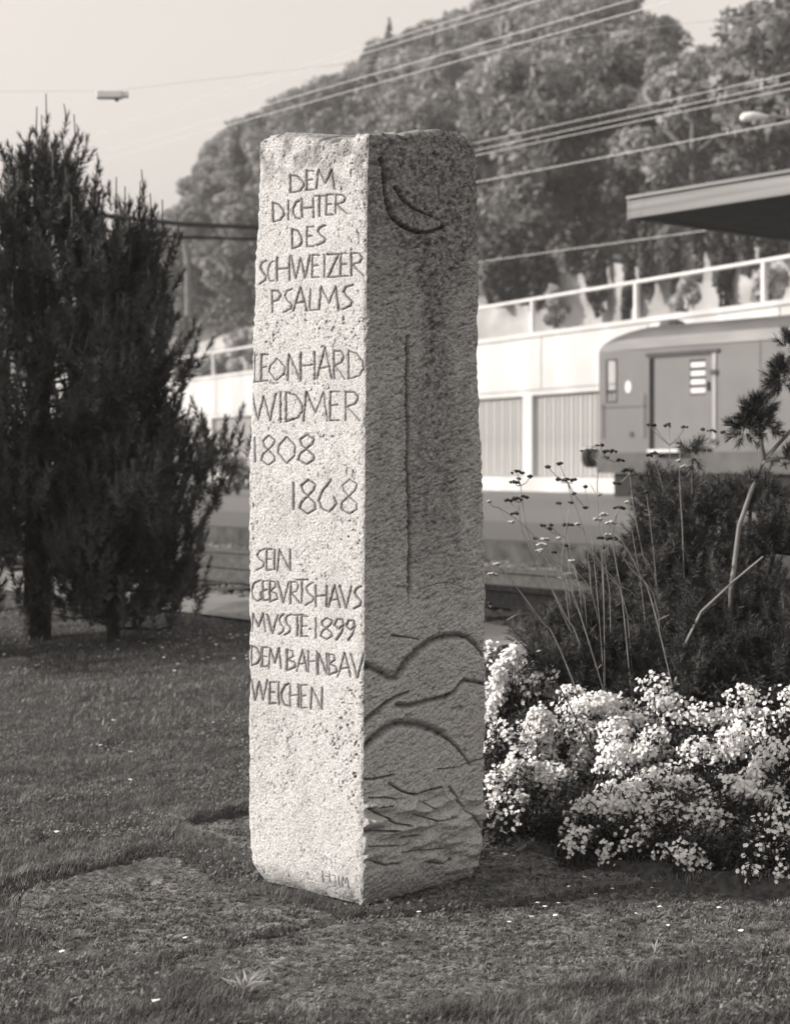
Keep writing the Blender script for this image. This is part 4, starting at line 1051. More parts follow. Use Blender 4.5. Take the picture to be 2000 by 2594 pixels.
letters += crop(600, 1340, [('S', 125, 178, 138, 275), ('E', 190, 224, 140, 275), ('I', 234, 248, 145, 272), ('N', 262, 342, 142, 280),
  ('G', 92, 158, 338, 475), ('E', 165, 198, 345, 472), ('B', 210, 260, 345, 480), ('V', 264, 334, 350, 486), ('R', 345, 402, 350, 490), ('T', 384, 452, 338, 490), ('S', 440, 495, 355, 502), ('H', 508, 578, 375, 512), ('A', 588, 664, 376, 518), ('V', 664, 742, 376, 523), ('S', 755, 803, 380, 525),
  ('M', 92, 182, 555, 672), ('V', 195, 262, 565, 686), ('S', 270, 302, 560, 692), ('S', 308, 346, 562, 696), ('T', 352, 426, 566, 700), ('E', 414, 457, 575, 706), ('1', 500, 516, 585, 716), ('8', 533, 616, 585, 724), ('9', 625, 690, 590, 727), ('9', 700, 764, 598, 732),
  ('D', 92, 150, 765, 892), ('E', 160, 198, 775, 900), ('M', 205, 282, 780, 915), ('B', 320, 376, 792, 924), ('A', 385, 452, 793, 930), ('H', 460, 516, 800, 937), ('N', 520, 578, 812, 952), ('B', 592, 642, 818, 954), ('A', 648, 733, 812, 966), ('V', 735, 818, 820, 972),
  ('W', 90, 196, 985, 1116), ('E', 210, 250, 1000, 1140), ('I', 262, 276, 1000, 1146), ('C', 285, 332, 1008, 1152), ('H', 342, 396, 1015, 1162), ('E', 410, 452, 1020, 1168), ('N', 475, 548, 1035, 1174)])
strokesL = []
lr = np.random.default_rng(4)
for c, a, b_, t, d in letters:
    for s in GL[c]:
        strokesL.append(([(a + p[0] * (b_ - a), t + p[1] * (d - t)) for p in s], lr.uniform(2.1, 3.0)))
strokesL.append(([(784, 1597), (785, 1598)], 3.0))
mo = lambda L, w_=1.6: strokesL.append(([(600 + a * SC, 1800 + b_ * SC) for a, b_ in L], w_))
mo([(552, 1050), (556, 1122)]); mo([(570, 1082), (592, 1086)], 1.2); mo([(597, 1062), (600, 1125)]); mo([(612, 1075), (636, 1078), (634, 1150), (616, 1150)], 1.3); mo([(656, 1080), (661, 1155)]); mo([(675, 1155), (684, 1085), (698, 1128), (712, 1090), (719, 1160)])
strokesR = []
def ra(o, L, w_, w1=None): strokesR.append(([(600 + a * SC, o + b_ * SC) for a, b_ in L], w_, w1 if w1 is not None else w_))
ra(300, [(935, 270), (950, 330), (956, 400), (960, 470), (972, 550), (1000, 630), (1040, 682), (1100, 722), (1170, 744), (1250, 742), (1335, 713)], 6.0, 4.5)
ra(300, [(1030, 455), (1075, 530), (1130, 580), (1190, 607), (1265, 640)], 4.5, 2.5)
ra(840, [(1108, 40), (1104, 300), (1108, 600), (1108, 900), (1118, 1200), (1120, 1500), (1116, 1684)], 4.4)
ra(1340, [(1116, 300), (1120, 400), (1108, 490)], 3.5, 1.5)
ra(1340, [(822, 893), (880, 905), (960, 950), (1000, 976), (1035, 968), (1060, 930), (1110, 860), (1180, 790), (1260, 730), (1340, 705), (1440, 698)], 10)
ra(1340, [(1440, 698), (1500, 715), (1555, 765), (1600, 830)], 8, 4)
ra(1340, [(1045, 1148), (1100, 1156), (1180, 1140), (1260, 1115), (1350, 1095), (1400, 1070), (1440, 1020), (1470, 988), (1550, 1000), (1610, 1012)], 8, 5)
ra(1340, [(822, 1268), (900, 1200), (970, 1140), (1030, 1100), (1115, 1065)], 9, 4)
ra(1340, [(820, 1430), (880, 1370), (950, 1310), (1020, 1275), (1080, 1265), (1180, 1277), (1260, 1300), (1330, 1337)], 11, 10)
ra(1340, [(1330, 1337), (1400, 1390), (1450, 1450), (1520, 1540)], 5, 2)
ra(1340, [(1180, 400), (1300, 360), (1370, 353), (1450, 380), (1500, 405)], 1.2)
ra(1340, [(1000, 698), (1080, 705), (1180, 722)], 3, 1.5)
for L, w_ in [([(815, 455), (900, 455), (1015, 428)], 6), ([(985, 478), (1060, 530), (1130, 552), (1180, 550), (1240, 530), (1325, 508)], 6), ([(1375, 500), (1440, 600), (1520, 690), (1605, 785)], 5),
              ([(1215, 598), (1260, 645), (1300, 645)], 4), ([(1150, 680), (1280, 722), (1420, 700)], 4), ([(1300, 390), (1420, 378), (1520, 340), (1605, 315)], 4), ([(840, 640), (920, 680), (1020, 740), (1110, 752)], 5),
              ([(850, 575), (940, 570), (1030, 585)], 4), ([(850, 795), (1025, 788)], 6), ([(1070, 838), (1180, 818)], 6), ([(850, 890), (1060, 890)], 5), ([(1080, 932), (1210, 915), (1350, 905)], 5), ([(1240, 990), (1330, 1000), (1400, 970)], 4),
              ([(870, 980), (960, 1010), (1050, 1000)], 5), ([(900, 635), (990, 628)], 4)]:
    ra(1800, L, w_ * .5)

def groove(PX, PY, strokes):
    """depth 0..1 of the chiselled lines at the projected vertex positions"""
    g = np.zeros(PX.shape); k = np.zeros(PX.shape)
    wob = 1.4 * vnoise(PX / 9, PY / 9, 88); wob2 = 1.4 * vnoise(PX / 9, PY / 9, 89)
    X_ = PX + wob * .6; Y_ = PY + wob2 * .6
    for s in strokes:
        pts, w0 = s[0], s[1]; w1 = s[2] if len(s) > 2 else w0
        m_ = len(pts) - 1
        for i in range(m_):
            (ax, ay), (bx, by) = pts[i], pts[i + 1]
            wm = max(w0, w1) * 2.2
            sel = (X_ > min(ax, bx) - wm) & (X_ < max(ax, bx) + wm) & (Y_ > min(ay, by) - wm) & (Y_ < max(ay, by) + wm)
            if not sel.any(): continue
            x_, y_ = X_[sel], Y_[sel]; ex, ey = bx - ax, by - ay
            t = np.clip(((x_ - ax) * ex + (y_ - ay) * ey) / (ex * ex + ey * ey + 1e-9), 0, 1)
            d = np.hypot(x_ - ax - t * ex, y_ - ay - t * ey); ww_ = w0 + (w1 - w0) * (i + t) / m_
            dep = np.clip(1 - d / (ww_ * 1.35), 0, 1) ** .8
            g[sel] = np.maximum(g[sel], dep * np.minimum(1.0, ww_ / 3.0) * 1.0)
            k[sel] = np.maximum(k[sel], np.clip(1.25 - d / ww_, 0, 1))
    return g, k

NZ = 960; NL = 212; NR = 216; NBk = 26
tz = np.linspace(0, 1, NZ)
top_px = {'L': 363, 'F': 341, 'R': 366}
def z_of(px_py, Y): return EYE - (px_py - HOR) / F * Y
zF = z_of(341, DF)
U_all = []; parts = []
def face(c0, c1, n, nrm, tops, side):
    """grid of one face; tops = list of (u, top z)"""
    u = np.linspace(0, 1, n); zt = np.interp(u, [a for a, b_ in tops], [b_ for a, b_ in tops])
    z = tz[:, None] * zt[None]
    A = corner_rows(z.ravel(), c0).reshape(NZ, n, 2) if c0 in 'LFR' else None
    return u, z
cornerB = None
uL = np.linspace(0, 1, NL); uR = np.linspace(0, 1, NR)
zLc = z_of(364, DF + .36); zRc = z_of(367, DF + .38)
ztL = np.interp(uL, [0, .12, .45, .7, .85, 1], [zLc, zLc + .012, (zLc + zF) / 2 + .005, zF - .012, zF - .002, zF]) + .004 * vnoise(uL * 40, uL * 0, 15)
ztR = np.interp(uR, [0, .25, .6, .85, 1], [zF, zF + .012, (zRc + zF) / 2 + .03, zRc + .014, zRc - .006]) + .004 * vnoise(uR * 40 + 9, uR * 0, 16)
Zb_ = .0
zl = Zb_ + tz[:, None] * (ztL[None] - Zb_); zr = Zb_ + tz[:, None] * (ztR[None] - Zb_)
FL = corner_rows(zl.ravel(), 'F').reshape(NZ, NL, 2); LL = corner_rows(zl.ravel(), 'L').reshape(NZ, NL, 2)
FR = corner_rows(zr.ravel(), 'F').reshape(NZ, NR, 2); RR = corner_rows(zr.ravel(), 'R').reshape(NZ, NR, 2)
PLf = LL + (FL - LL) * uL[None, :, None]; PRt = FR + (RR - FR) * uR[None, :, None]
def proj(p, z): return 1000 + p[..., 0] / p[..., 1] * F, HOR - (z - EYE) / p[..., 1] * F
pxl, pyl = proj(PLf, zl); pxr, pyr = proj(PRt, zr)
gl, kl = groove(pxl, pyl, strokesL); gr, kr = groove(pxr, pyr, strokesR)
sl_ = uL[None, :] * .55 + 0 * zl; sr_ = uR[None, :] * .56 + 1.7 + 0 * zr
def rough(s, z, sd):
    pitn = vnoise(s / .0085, z / .010, sd) * .58 + vnoise(s / .0048, z / .0055, sd + 1) * .42
    pit = np.clip(pitn - .26, 0, 1) * (0.55 + .75 * sstep(-.2, .5, fbm(s * 6, z * 5, sd + 5, 2)))
    h = .0030 * fbm(s / .05, z / .05, sd + 2, 3) - .0095 * pit + .0011 * vnoise(s / .004, z / .004, sd + 3)
    return h, pit
hL, pitL = rough(sl_, zl, 101)
near_text = sstep(0, 1, kl)
calm = 1 - .75 * np.clip(sum(np.exp(-((pyl - yc) / hw) ** 4) * ((pxl > a) & (pxl < b_)) for yc, hw, a, b_ in
       [(462, 36, 715, 860), (535, 42, 680, 890), (604, 32, 730, 840), (683, 40, 640, 935), (760, 36, 680, 905), (929, 48, 625, 935), (1033, 44, 625, 935), (1143, 44, 625, 810), (1258, 48, 720, 925), (1422, 36, 635, 750), (1508, 40, 625, 935), (1592, 38, 625, 915), (1682, 44, 625, 935), (1762, 44, 625, 830), (2232, 24, 800, 900)]), 0, 1)
hL = hL * (.35 + .65 * calm); pitL = pitL * (.2 + .8 * calm)
topmore = sstep(480, 360, pyl)
dispL = hL * (1 + .6 * topmore) - .0065 * gl
# right face: slanted chisel strokes, coarse ledges near the foot
def chis(s, z, sc_s, sc_z, slant, sd):
    zz_ = z + slant * s
    return vnoise(s / sc_s, zz_ / sc_z, sd)
low = sstep(1985, 2060, pyr); lowm = low * sstep(2240, 2180, pyr)
c1 = chis(sr_ + .01 * vnoise(sr_ / .02, zr / .02, 208), zr, .024, .0075, -.3, 201) + .35 * vnoise(sr_ / .008, zr / .006, 209); c2 = chis(sr_, zr, .011, .0055, -.45, 202)
hR = .005 * fbm(sr_ / .07, zr / .06, 203, 3) - .0085 * np.clip(c1 - .2, 0, 1) * (1 - .6 * sstep(700, 500, pyr)) - .0055 * np.clip(c2 - .1, 0, 1) + .0022 * vnoise(sr_ / .004, zr / .004, 204)
hR = hR - .006 * np.clip(vnoise(sr_ / .009, zr / .009, 205) - .2, 0, 1)
ledge = vnoise(sr_ / .11, (zr + .02 * vnoise(sr_ / .06, zr / .1, 221)) / .028, 222) * .6 + vnoise(sr_ / .05, zr / .016, 223) * .4
hR = hR + lowm * .032 * ledge + low * .004
# carved hills: stone below each long line stands back a little
dispR = hR * (1 - .6 * kr) - .018 * gr * np.where(gr > 0, 1, 0)
# edges worn and chipped
def edgepull(u, z, wlen, sd):
    d0 = u * wlen; d1 = (1 - u) * wlen
    n0 = .0035 + .0035 * (1 + vnoise(z / .018, z * 0 + 1, sd)) + .003 * np.clip(vnoise(z / .05, z * 0 + 5, sd + 1), 0, 1)
    n1 = .0035 + .0035 * (1 + vnoise(z / .018, z * 0 + 1, sd + 50)) + .003 * np.clip(vnoise(z / .05, z * 0 + 5, sd + 51), 0, 1)
    return n0 * np.exp(-(d0 / .009) ** 1.5), n1 * np.exp(-(d1 / .009) ** 1.5)
def bottom_round(z, amt=.032): return amt * np.clip(1 - z / .075, 0, 1) ** 1.8
topr = lambda t_, zt: .005 * np.clip(1 - (zt[None] * (1 - t_[:, None])) / .012, 0, 1) ** 1.5
def build_side(Pb, z, disp, nrm, u, wlen, sd, zt):
    e0, e1 = edgepull(u[None] + 0 * z, z, wlen, sd)
    # the two faces share their corner columns: every displacement fades out at the corner and the corner gets one common pull
    fade = np.clip(np.minimum(u, 1 - u) * wlen / .006, 0, 1)[None]
    off = disp * fade - bottom_round(z) * fade - topr(tz, zt) * fade
    out = Pb + off[..., None] * nrm
    return out
dirL = -dL; dirR = dR
PLo = build_side(PLf, zl, dispL, nLf, uL, .55, 111, ztL); PRo = build_side(PRt, zr, dispR, nRt, uR, .56, 222, ztR)
def common_pull(Pout, z, cidx, u, wlen, sd, inward):
    d = (u if cidx == 0 else 1 - u) * wlen
    n_ = .003 + .0045 * (1 + vnoise(z / .016, z * 0 + 1, sd)) * .6 + .005 * np.clip(vnoise(z / .045, z * 0 + 5, sd + 1), 0, 1) + bottom_round(z, .044)
    return Pout + (n_ * np.exp(-(d / .010)[None] ** 1.4))[..., None] * inward
inF = np.array([0.0, 1.0]); inL = np.array([1.0, .0]); inR = np.array([-1.0, .0])
PLo = common_pull(PLo, zl, 1, uL, .55, 301, inF); PRo = common_pull(PRo, zr, 0, uR, .56, 301, inF)
PLo = common_pull(PLo, zl, 0, uL, .55, 302, inL); PRo = common_pull(PRo, zr, 1, uR, .56, 303, inR)
# back faces
cb_b = LL[:, 0] + (RR[:, -1] - FR[:, 0]) * np.array([.98, .98]); ub = np.linspace(0, 1, NBk)[1:-1]
zBt = (ztR[-1] + ztL[0]) / 2
Rc = PRo[:, -1]; Lc = PLo[:, 0]
zb1 = tz[:, None] * (ztR[-1] + (zBt - ztR[-1]) * ub[None]); zb2 = tz[:, None] * (zBt + (ztL[0] - zBt) * ub[None])
PB1 = Rc[:, None] + (cb_b - Rc)[:, None] * ub[None, :, None]; PB2 = cb_b[:, None] + (Lc - cb_b)[:, None] * ub[None, :, None]
PB1 = PB1 + (.006 * fbm(PB1[..., 0] * 20, zb1 * 20, 401))[..., None] * np.array([.7, .7]); PB2 = PB2 + (.006 * fbm(PB2[..., 0] * 20, zb2 * 20, 402))[..., None] * np.array([-.7, .7])
XY = np.concatenate([PLo, PRo[:, 1:], PB1, cb_b[:, None], PB2], 1)
ZZ = np.concatenate([zl, zr[:, 1:], zb1, (tz * zBt)[:, None], zb2], 1)
NC = XY.shape[1]
# top row wobble, small
V = np.concatenate([XY, ZZ[..., None]], -1).reshape(-1, 3)
r_ = np.arange(NZ - 1)[:, None] * NC; c_ = np.arange(NC)[None]; c1_ = (np.arange(NC)[None] + 1) % NC
Fq = np.stack([r_ + c_, r_ + c1_, r_ + NC + c1_, r_ + NC + c_], -1).reshape(-1, 4)
# top cap: fan rings towards the centre
cen = V[-NC:].mean(0); ring_prev = np.arange((NZ - 1) * NC, NZ * NC); Vx = [V]; Fx = [Fq]; base_i = len(V)
for f in (.93, .6, .25):
    rv = cen + (V[ring_prev[0]:ring_prev[0] + NC] - cen if False else (V[-NC:] - cen)) * np.array([f, f, 1]); rv[:, 2] = V[-NC:][:, 2] * f + cen[2] * (1 - f) + .006 + .006 * vnoise(rv[:, 0] * 50, rv[:, 1] * 50, 8)
    idx = np.arange(base_i, base_i + NC); Vx.append(rv); a = np.arange(NC); b2 = (a + 1) % NC
    Fx.append(np.stack([ring_prev[a], ring_prev[b2], idx[b2], idx[a]], -1)); ring_prev = idx; base_i += NC
Vx.append((cen + np.array([0, 0, .008]))[None]); a = np.arange(NC); tri = np.stack([ring_prev[a], ring_prev[(a + 1) % NC], np.full(NC, base_i)], -1)
V = np.concatenate(Vx); Fq = np.concatenate(Fx)
# attributes: grime and painted-in shade in the chiselled lines and pits
dirt_shade = np.zeros(len(V), np.float32)
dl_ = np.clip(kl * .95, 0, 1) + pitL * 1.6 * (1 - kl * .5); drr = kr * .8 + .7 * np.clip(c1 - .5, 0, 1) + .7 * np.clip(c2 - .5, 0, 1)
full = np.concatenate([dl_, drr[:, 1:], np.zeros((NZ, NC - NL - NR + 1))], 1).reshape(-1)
dirt_shade[:len(full)] = full
weath = np.zeros(len(V), np.float32)
upper = sstep(1150, 400, pyr)
streak = sstep(.0, .5, .5 * fbm(sr_ * 9, zr * 1.6, 501, 3) + .35 * np.exp(-((pxr - 1105) / 70) ** 2) + .1)
wR = np.clip(.22 + .70 * upper + .62 * streak * sstep(1600, 1250, pyr), 0, 1.05) * (.7 + .3 * vnoise(sr_ / .012, zr / .012, 502)) + .35 * sstep(2130, 2250, pyr)
wL = .60 * sstep(560, 370, pyl) * sstep(-.3, .3, fbm(sl_ * 20, zl * 20, 503, 2)) + .6 * sstep(2170, 2270, pyl) * sstep(-.5, .4, fbm(sl_ * 25, zl * 25, 509, 2)) + .12 * sstep(.1, .5, fbm(sl_ * 7, zl * 4, 505, 3))
full = np.concatenate([wL, wR[:, 1:], .5 * np.ones((NZ, NC - NL - NR + 1))], 1).reshape(-1); weath[:len(full)] = full; weath[len(full):] = .6
V[:, 2] = V[:, 2] + .004
me = big_mesh('memorial_stone', V, F3=tri, F4=Fq, smooth=False)
at = me.attributes.new('dirt_shade', 'FLOAT', 'POINT'); at.data.foreach_set('value', dirt_shade)
at = me.attributes.new('weather', 'FLOAT', 'POINT'); at.data.foreach_set('value', weath)
ms = bpy.data.materials.new('granite'); ms.use_nodes = True; n = ms.node_tree; bs = n.nodes['Principled BSDF']; bs.inputs['Roughness'].default_value = .9; bs.inputs['Specular IOR Level'].default_value = .2
tc = n.nodes.new('ShaderNodeTexCoord')
def noise(sc_, det=3):
    z_ = n.nodes.new('ShaderNodeTexNoise'); z_.inputs['Scale'].default_value = sc_; z_.inputs['Detail'].default_value = det; n.links.new(tc.outputs['Object'], z_.inputs[0]); return z_.outputs[0]
def ramp(src, p0, c0, p1, c1):
    r = n.nodes.new('ShaderNodeValToRGB'); r.color_ramp.elements[0].position = p0; r.color_ramp.elements[1].position = p1
    r.color_ramp.elements[0].color = (c0,) * 3 + (1,); r.color_ramp.elements[1].color = (c1,) * 3 + (1,); n.links.new(src, r.inputs[0]); return r.outputs[0]
def mixc(f, a, b_, mode='MIX'):
    m_ = n.nodes.new('ShaderNodeMix'); m_.data_type = 'RGBA'; m_.blend_type = mode
    (n.links.new(f, m_.inputs[0]) if not isinstance(f, float) else setattr(m_.inputs[0], 'default_value', f))
    for s_, i_ in ((a, 6), (b_, 7)):
        (n.links.new(s_, m_.inputs[i_]) if not isinstance(s_, float) else setattr(m_.inputs[i_], 'default_value', (s_, s_, s_, 1)))
    return m_.outputs[2]
def attr(nm):
    a_ = n.nodes.new('ShaderNodeAttribute'); a_.attribute_name = nm; return a_.outputs['Fac']
basec = ramp(noise(170, 2), .36, .36, .58, .64)
basec = mixc(ramp(noise(300, 1), .62, 0, .70, .8), basec, .16)
basec = mixc(ramp(noise(6, 4), .35, .0, .75, .3), basec, .42)
wm = n.nodes.new('ShaderNodeMath'); wm.operation = 'MULTIPLY'; n.links.new(attr('weather'), wm.inputs[0]); n.links.new(ramp(noise(60, 5), .3, .55, .6, 1.0), wm.inputs[1])
basec = mixc(wm.outputs[0], basec, .06)
dm = n.nodes.new('ShaderNodeMath'); dm.operation = 'MULTIPLY'; dm.use_clamp = True; n.links.new(attr('dirt_shade'), dm.inputs[0]); n.links.new(ramp(noise(220, 2), .2, .7, .6, 1.0), dm.inputs[1])
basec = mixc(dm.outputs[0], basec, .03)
n.links.new(basec, bs.inputs['Base Color'])
bpn = n.nodes.new('ShaderNodeBump'); bpn.inputs['Strength'].default_value = .5; bpn.inputs['Distance'].default_value = .003; n.links.new(noise(260, 3), bpn.inputs['Height']); n.links.new(bpn.outputs[0], bs.inputs['Normal'])
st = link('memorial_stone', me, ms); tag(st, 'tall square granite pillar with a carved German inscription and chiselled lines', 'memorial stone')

# ------------------------------------------------------------------ grass
def blades(n, sampler, hmin, hmax, wid, rg, lean=.5, hfun=None):
    c = sampler(rg, n); n = len(c)
    h = rg.uniform(hmin, hmax, n)
    if hfun is not None: h = h * hfun(c[:, 0], c[:, 1])
    th = rg.uniform(0, 6.28, n); ln = rg.uniform(.1, 1, n) * lean
    d = np.stack([np.cos(th) * ln, np.sin(th) * ln, np.ones(n)], 1)
    sdv = np.stack([-np.sin(th + rg.uniform(-1, 1, n)), np.cos(th), np.zeros(n)], 1)
    sdv /= np.linalg.norm(sdv, axis=1)[:, None]; w_ = (wid * rg.uniform(.7, 1.4, n))[:, None]
    mid = c + d * (h * .55)[:, None] * np.array([.7, .7, 1.0]); tip = c + d * h[:, None] * np.array([1.5, 1.5, .95])
    V = np.stack([c - sdv * w_ / 2, c + sdv * w_ / 2, mid + sdv * w_ * .42, tip, mid - sdv * w_ * .42], 1).reshape(-1, 3)
    b0 = 5 * np.arange(n)
    return V, np.stack([b0 + 2, b0 + 3, b0 + 4], 1), np.stack([b0, b0 + 1, b0 + 2, b0 + 4], 1)
foot = np.array([PLo[0, 0], PLo[0, -1], PRo[0, -1], cb_b[0]])
def off_foot(x, y): return poly_dist(foot, x, y) < -.07
def lawn_sampler(y0, y1, r0=-.29, r1=.29, clump=0.5):
    def f(rg, n):
        y = np.sqrt(rg.uniform(y0 ** 2, y1 ** 2, n)); r = rg.uniform(r0, r1, n); x = r * y
        sf = slab_field(x, y); k = (sf < .03 * (vnoise(x * 9, y * 9, 43)) + .10 * np.clip(fbm(x * 4, y * 4, 49, 2) - .1, 0, 1) * (y < 4.9)) & (vv(x, y) < 7.1) & (poly_dist(bp, x, y) < .02) & off_foot(x, y)
        k &= rg.uniform(0, 1, n) < (1 - clump * sstep(0, .5, fbm(x * 5, y * 5, 44, 3)))
        x, y, sf = x[k], y[k], sf[k]
        return np.stack([x, y, lawn_h(x, y, sf) - .003], 1)
    return f
tall = lambda x, y: .75 + .7 * sstep(-.1, .6, fbm(x * 4, y * 4, 45, 3))
rg = np.random.default_rng(61)
for (n_, y0, y1, h0, h1, w_, lab) in [(120000, 3.6, 5.3, .013, .036, .0026, 'short dark grass in the foreground before the slabs'), (130000, 5.3, 8.2, .014, .032, .0034, 'short lawn grass left of the pillar'), (110000, 8.2, 16.5, .018, .036, .006, 'lawn grass under and beyond the pines')]:
    V, T, Q = blades(n_, lawn_sampler(y0, y1), h0, h1, w_, rg, .8, tall)
    o = link('grass', big_mesh('grass', V, F3=T, F4=Q), M['grass']); o['kind'] = 'stuff'; tag(o, lab, 'grass')
# taller tufts near the bottom edge and along the slabs
def edge_sampler(rg, n):
    y = np.sqrt(rg.uniform(3.8 ** 2, 6.6 ** 2, n)); r = rg.uniform(-.27, .27, n); x = r * y; sf = slab_field(x, y)
    k = (sf < .01) & (sf > -.10) & (poly_dist(bp, x, y) < .0) & (fbm(x * 7, y * 7, 46, 2) > -.05) & off_foot(x, y); x, y, sf = x[k], y[k], sf[k]
    return np.stack([x, y, lawn_h(x, y, sf) - .003], 1)
V, T, Q = blades(60000, edge_sampler, .02, .045, .0025, rg, 1.0)
o = link('grass', big_mesh('grass', V, F3=T, F4=Q), M['grass']); o['kind'] = 'stuff'; tag(o, 'grass fringe growing over the edges of the slabs', 'grass')
# clover and other small round leaves between the blades
c = lawn_sampler(3.8, 8.5, clump=.2)(rg, 60000); c = c[fbm(c[:, 0] * 3, c[:, 1] * 3, 55, 3) > .02]; n_ = len(c)
c[:, 2] += rg.uniform(.012, .034, n_); nn = rg.normal(size=(n_, 3)) * .45 + np.array([0, -.2, 1.0]); nn /= np.linalg.norm(nn, axis=1)[:, None]
a_ = np.cross(nn, rg.normal(size=(n_, 3))); a_ /= np.linalg.norm(a_, axis=1)[:, None]; bb = np.cross(nn, a_); sz = rg.uniform(.004, .0085, n_)[:, None]
V = np.stack([c - a_ * sz, c - bb * sz * .7, c + a_ * sz, c + bb * sz * .7], 1).reshape(-1, 3)
o = link('clover', big_mesh('clover', V, F4=np.arange(4 * n_).reshape(-1, 4)), mat('clover_leaf', .09, .26, 30, .6, trans=.2)); o['kind'] = 'stuff'; tag(o, 'small clover leaves mixed into the lawn', 'clover')
# turf on the ridge, its sunlit look put into a paler colour
def ridge_sampler(rg, n):
    t = rg.uniform(-.02, 1.0, n); p = ridge_a[None] + (ridge_b - ridge_a)[None] * t[:, None] + rg.normal(size=(n, 2)) * .022
    return np.stack([p[:, 0], p[:, 1], lawn_h(p[:, 0], p[:, 1]) - .002], 1)
V, T, Q = blades(9000, ridge_sampler, .01, .03, .0025, rg, 1.0)
o = link('turf_ridge', big_mesh('turf_ridge', V, F3=T, F4=Q), mat('pale_turf', .18, .45, 30, .8, trans=.2)); tag(o, 'pale turf ridge between two slabs left of the pillar, sunlit tone painted in', 'turf'); o['kind'] = 'stuff'
# moss cushions on the slabs
def moss_sampler(rg, n):
    y = np.sqrt(rg.uniform(4.1 ** 2, 6.7 ** 2, n)); x = rg.uniform(-.27, .27, n) * y; sf = slab_field(x, y)
    k = (sf > .01 - .22 * np.clip(fbm(x * 4, y * 4, 48, 2) + .15, 0, 1) * (y < 5.3)) & (fbm(x * 22, y * 40, 47, 3) > -.05); x, y = x[k], y[k]
    return np.stack([x, y, np.maximum(.004 + .010 * fbm(x * 3, y * 5, 72, 3) + .009 * fbm(x * 16, y * 34, 73, 3) - .001, np.where(slab_field(x, y) < .01, lawn_h(x, y), -1))], 1)
V, T, Q = blades(230000, moss_sampler, .004, .013, .0034, rg, 1.2)
o = link('moss', big_mesh('moss', V, F3=T, F4=Q), M['moss']); tag(o, 'low grey moss covering the stone slabs', 'moss'); o['kind'] = 'stuff'
# scattered small pale petals and daisies
def petals(name, pxs, size, lab, Y_of=None, m=M['petal']):
    rg_ = np.random.default_rng(12); q = MB()
    for (a, b_) in pxs:
        g = GP(a, b_, 0); 
        for _ in range(3):
            z = float(lawn_h(np.array(g[0]), np.array(g[1]))); g = GP(a, b_, max(z, 0) + .03)
        th = rg_.uniform(0, 6.28); s = size * rg_.uniform(.6, 1.2) ; zt = g[2]
        pts = [(g[0] + math.cos(th + t) * s * (1 if k % 2 else .7), g[1] + math.sin(th + t) * s, zt + rg_.uniform(-.1, .35) * s) for k, t in enumerate(np.linspace(0, 2 * math.pi, 7)[:-1])]
        q.add([(g[0], g[1], zt + s * .2)] + pts, [(0, 1 + k, 1 + (k + 1) % 6) for k in range(6)])
    o = q.build(name, m); o['kind'] = 'stuff'; tag(o, lab, 'petals'); return o
slab_pet = [(1290, 2335), (1345, 2322), (1405, 2320), (1670, 2298), (1610, 2314), (1650, 2250), (1690, 2345), (1360, 2288), (1415, 2288), (1875, 2358), (1550, 2252), (1508, 2265), (1280, 2165), (1300, 2168), (1060, 2310), (470, 2375), (1440, 2246), (1380, 2296), (1820, 2300), (1480, 2222)]
o = petals('fallen_petals', slab_pet, .0085, 'small white petals fallen on the slab before the flowers')
rgd = np.random.default_rng(14)
daisy = [(rgd.uniform(0, 640), rgd.uniform(1570, 1700)) for _ in range(60)] + [(rgd.uniform(400, 640), rgd.uniform(1585, 1640)) for _ in range(26)] + [(256, 1888), (330, 1905), (157, 2411), (145, 2108), (285, 1825), (330, 1975), (395, 2535), (540, 1830), (460, 1660), (300, 1623), (80, 1650)]
petals('daisies', daisy, .012, 'tiny white daisies sprinkled over the lawn left of the pillar')
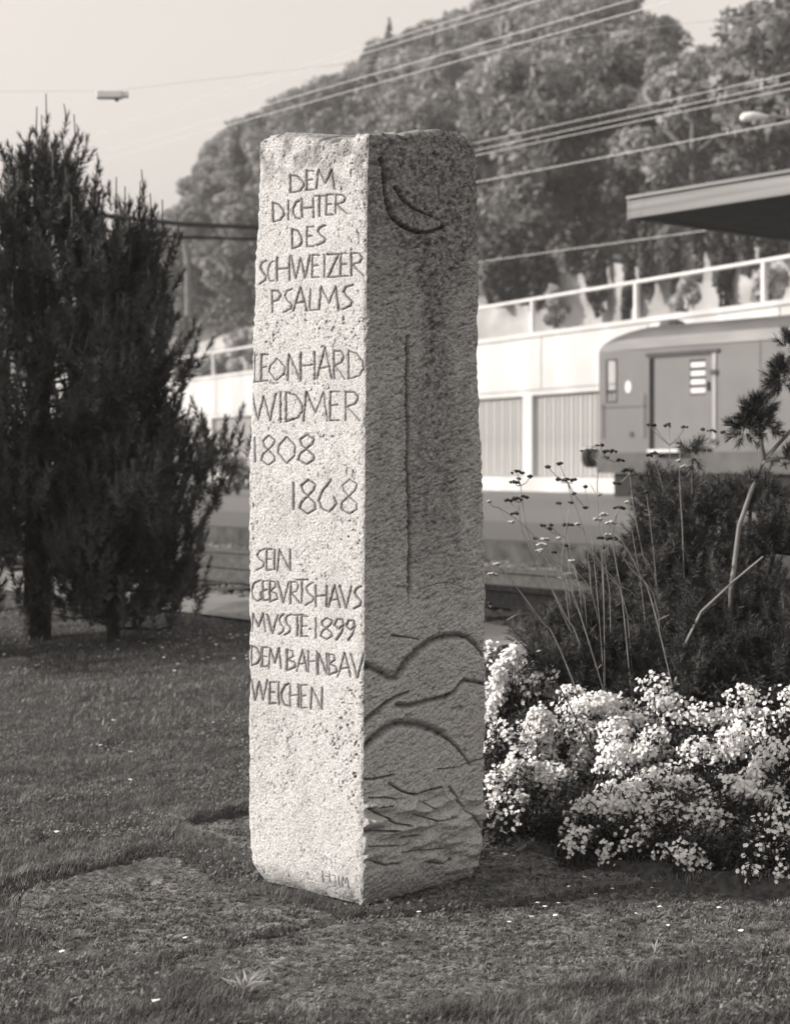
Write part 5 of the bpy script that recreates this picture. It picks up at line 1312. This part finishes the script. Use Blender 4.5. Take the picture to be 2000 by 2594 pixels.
# broad dry leaves in the grass
def leaf_tuft(px, py, n, size, label, seed, m):
    rg_ = np.random.default_rng(seed); g = GP(px, py, .0); q = MB()
    for k in range(n):
        az = rg_.uniform(-1.0, 2.6); d = np.array([math.cos(az), math.sin(az) * .6, rg_.uniform(.35, 1.2)]); d /= np.linalg.norm(d); l = size * rg_.uniform(.6, 1.1); s = np.cross(d, (0, 1, .2)); s /= np.linalg.norm(s); w_ = l * rg_.uniform(.07, .12)
        c = np.zeros(3) + rg_.normal(size=3) * .006
        q.add([c, c + d * l * .45 + s * w_, c + d * l + np.array([0, 0, -l * .12]), c + d * l * .45 - s * w_, c + d * l * .5 + np.array([0, -.004, .003])], [(0, 1, 4), (1, 2, 4), (2, 3, 4), (3, 0, 4)])
    o = q.build('leaf_tuft', m); o.location = g + np.array([0, 0, .01]); tag(o, label, 'leaf tuft'); return o
leaf_tuft(625, 2520, 12, .085, 'pale splayed leaf tuft in the grass below the pillar', 5, M['dryleaf'])
leaf_tuft(335, 2420, 5, .05, 'two small pale leaves standing in the grass left of the slab', 6, M['dryleaf'])
leaf_tuft(1660, 2420, 5, .05, 'small upright pale leaf at the edge of the slab at right', 7, M['dryleaf'])
leaf_tuft(270, 2480, 6, .045, 'small upright leaf tuft in the lower left grass', 8, M['dryleaf'])
leaf_tuft(110, 2140, 9, .05, 'leafy weed tuft above the turf bank at left', 9, M['aster_leaf'])

# ------------------------------------------------------------------ air
q = MB(); q.box(-140, 110, -30, 330, -1.4, 64)
hz = q.build('haze', None, kind='stuff')
mh = bpy.data.materials.new('air'); mh.use_nodes = True; nh = mh.node_tree; nh.nodes.clear()
pv = nh.nodes.new('ShaderNodeVolumePrincipled'); pv.inputs['Density'].default_value = .0009; pv.inputs['Color'].default_value = (.95, .95, .95, 1)
oh = nh.nodes.new('ShaderNodeOutputMaterial'); nh.links.new(pv.outputs[0], oh.inputs['Volume']); hz.data.materials.append(mh)
tag(hz, 'thin pale haze over the tracks and the wooded slope', 'haze')
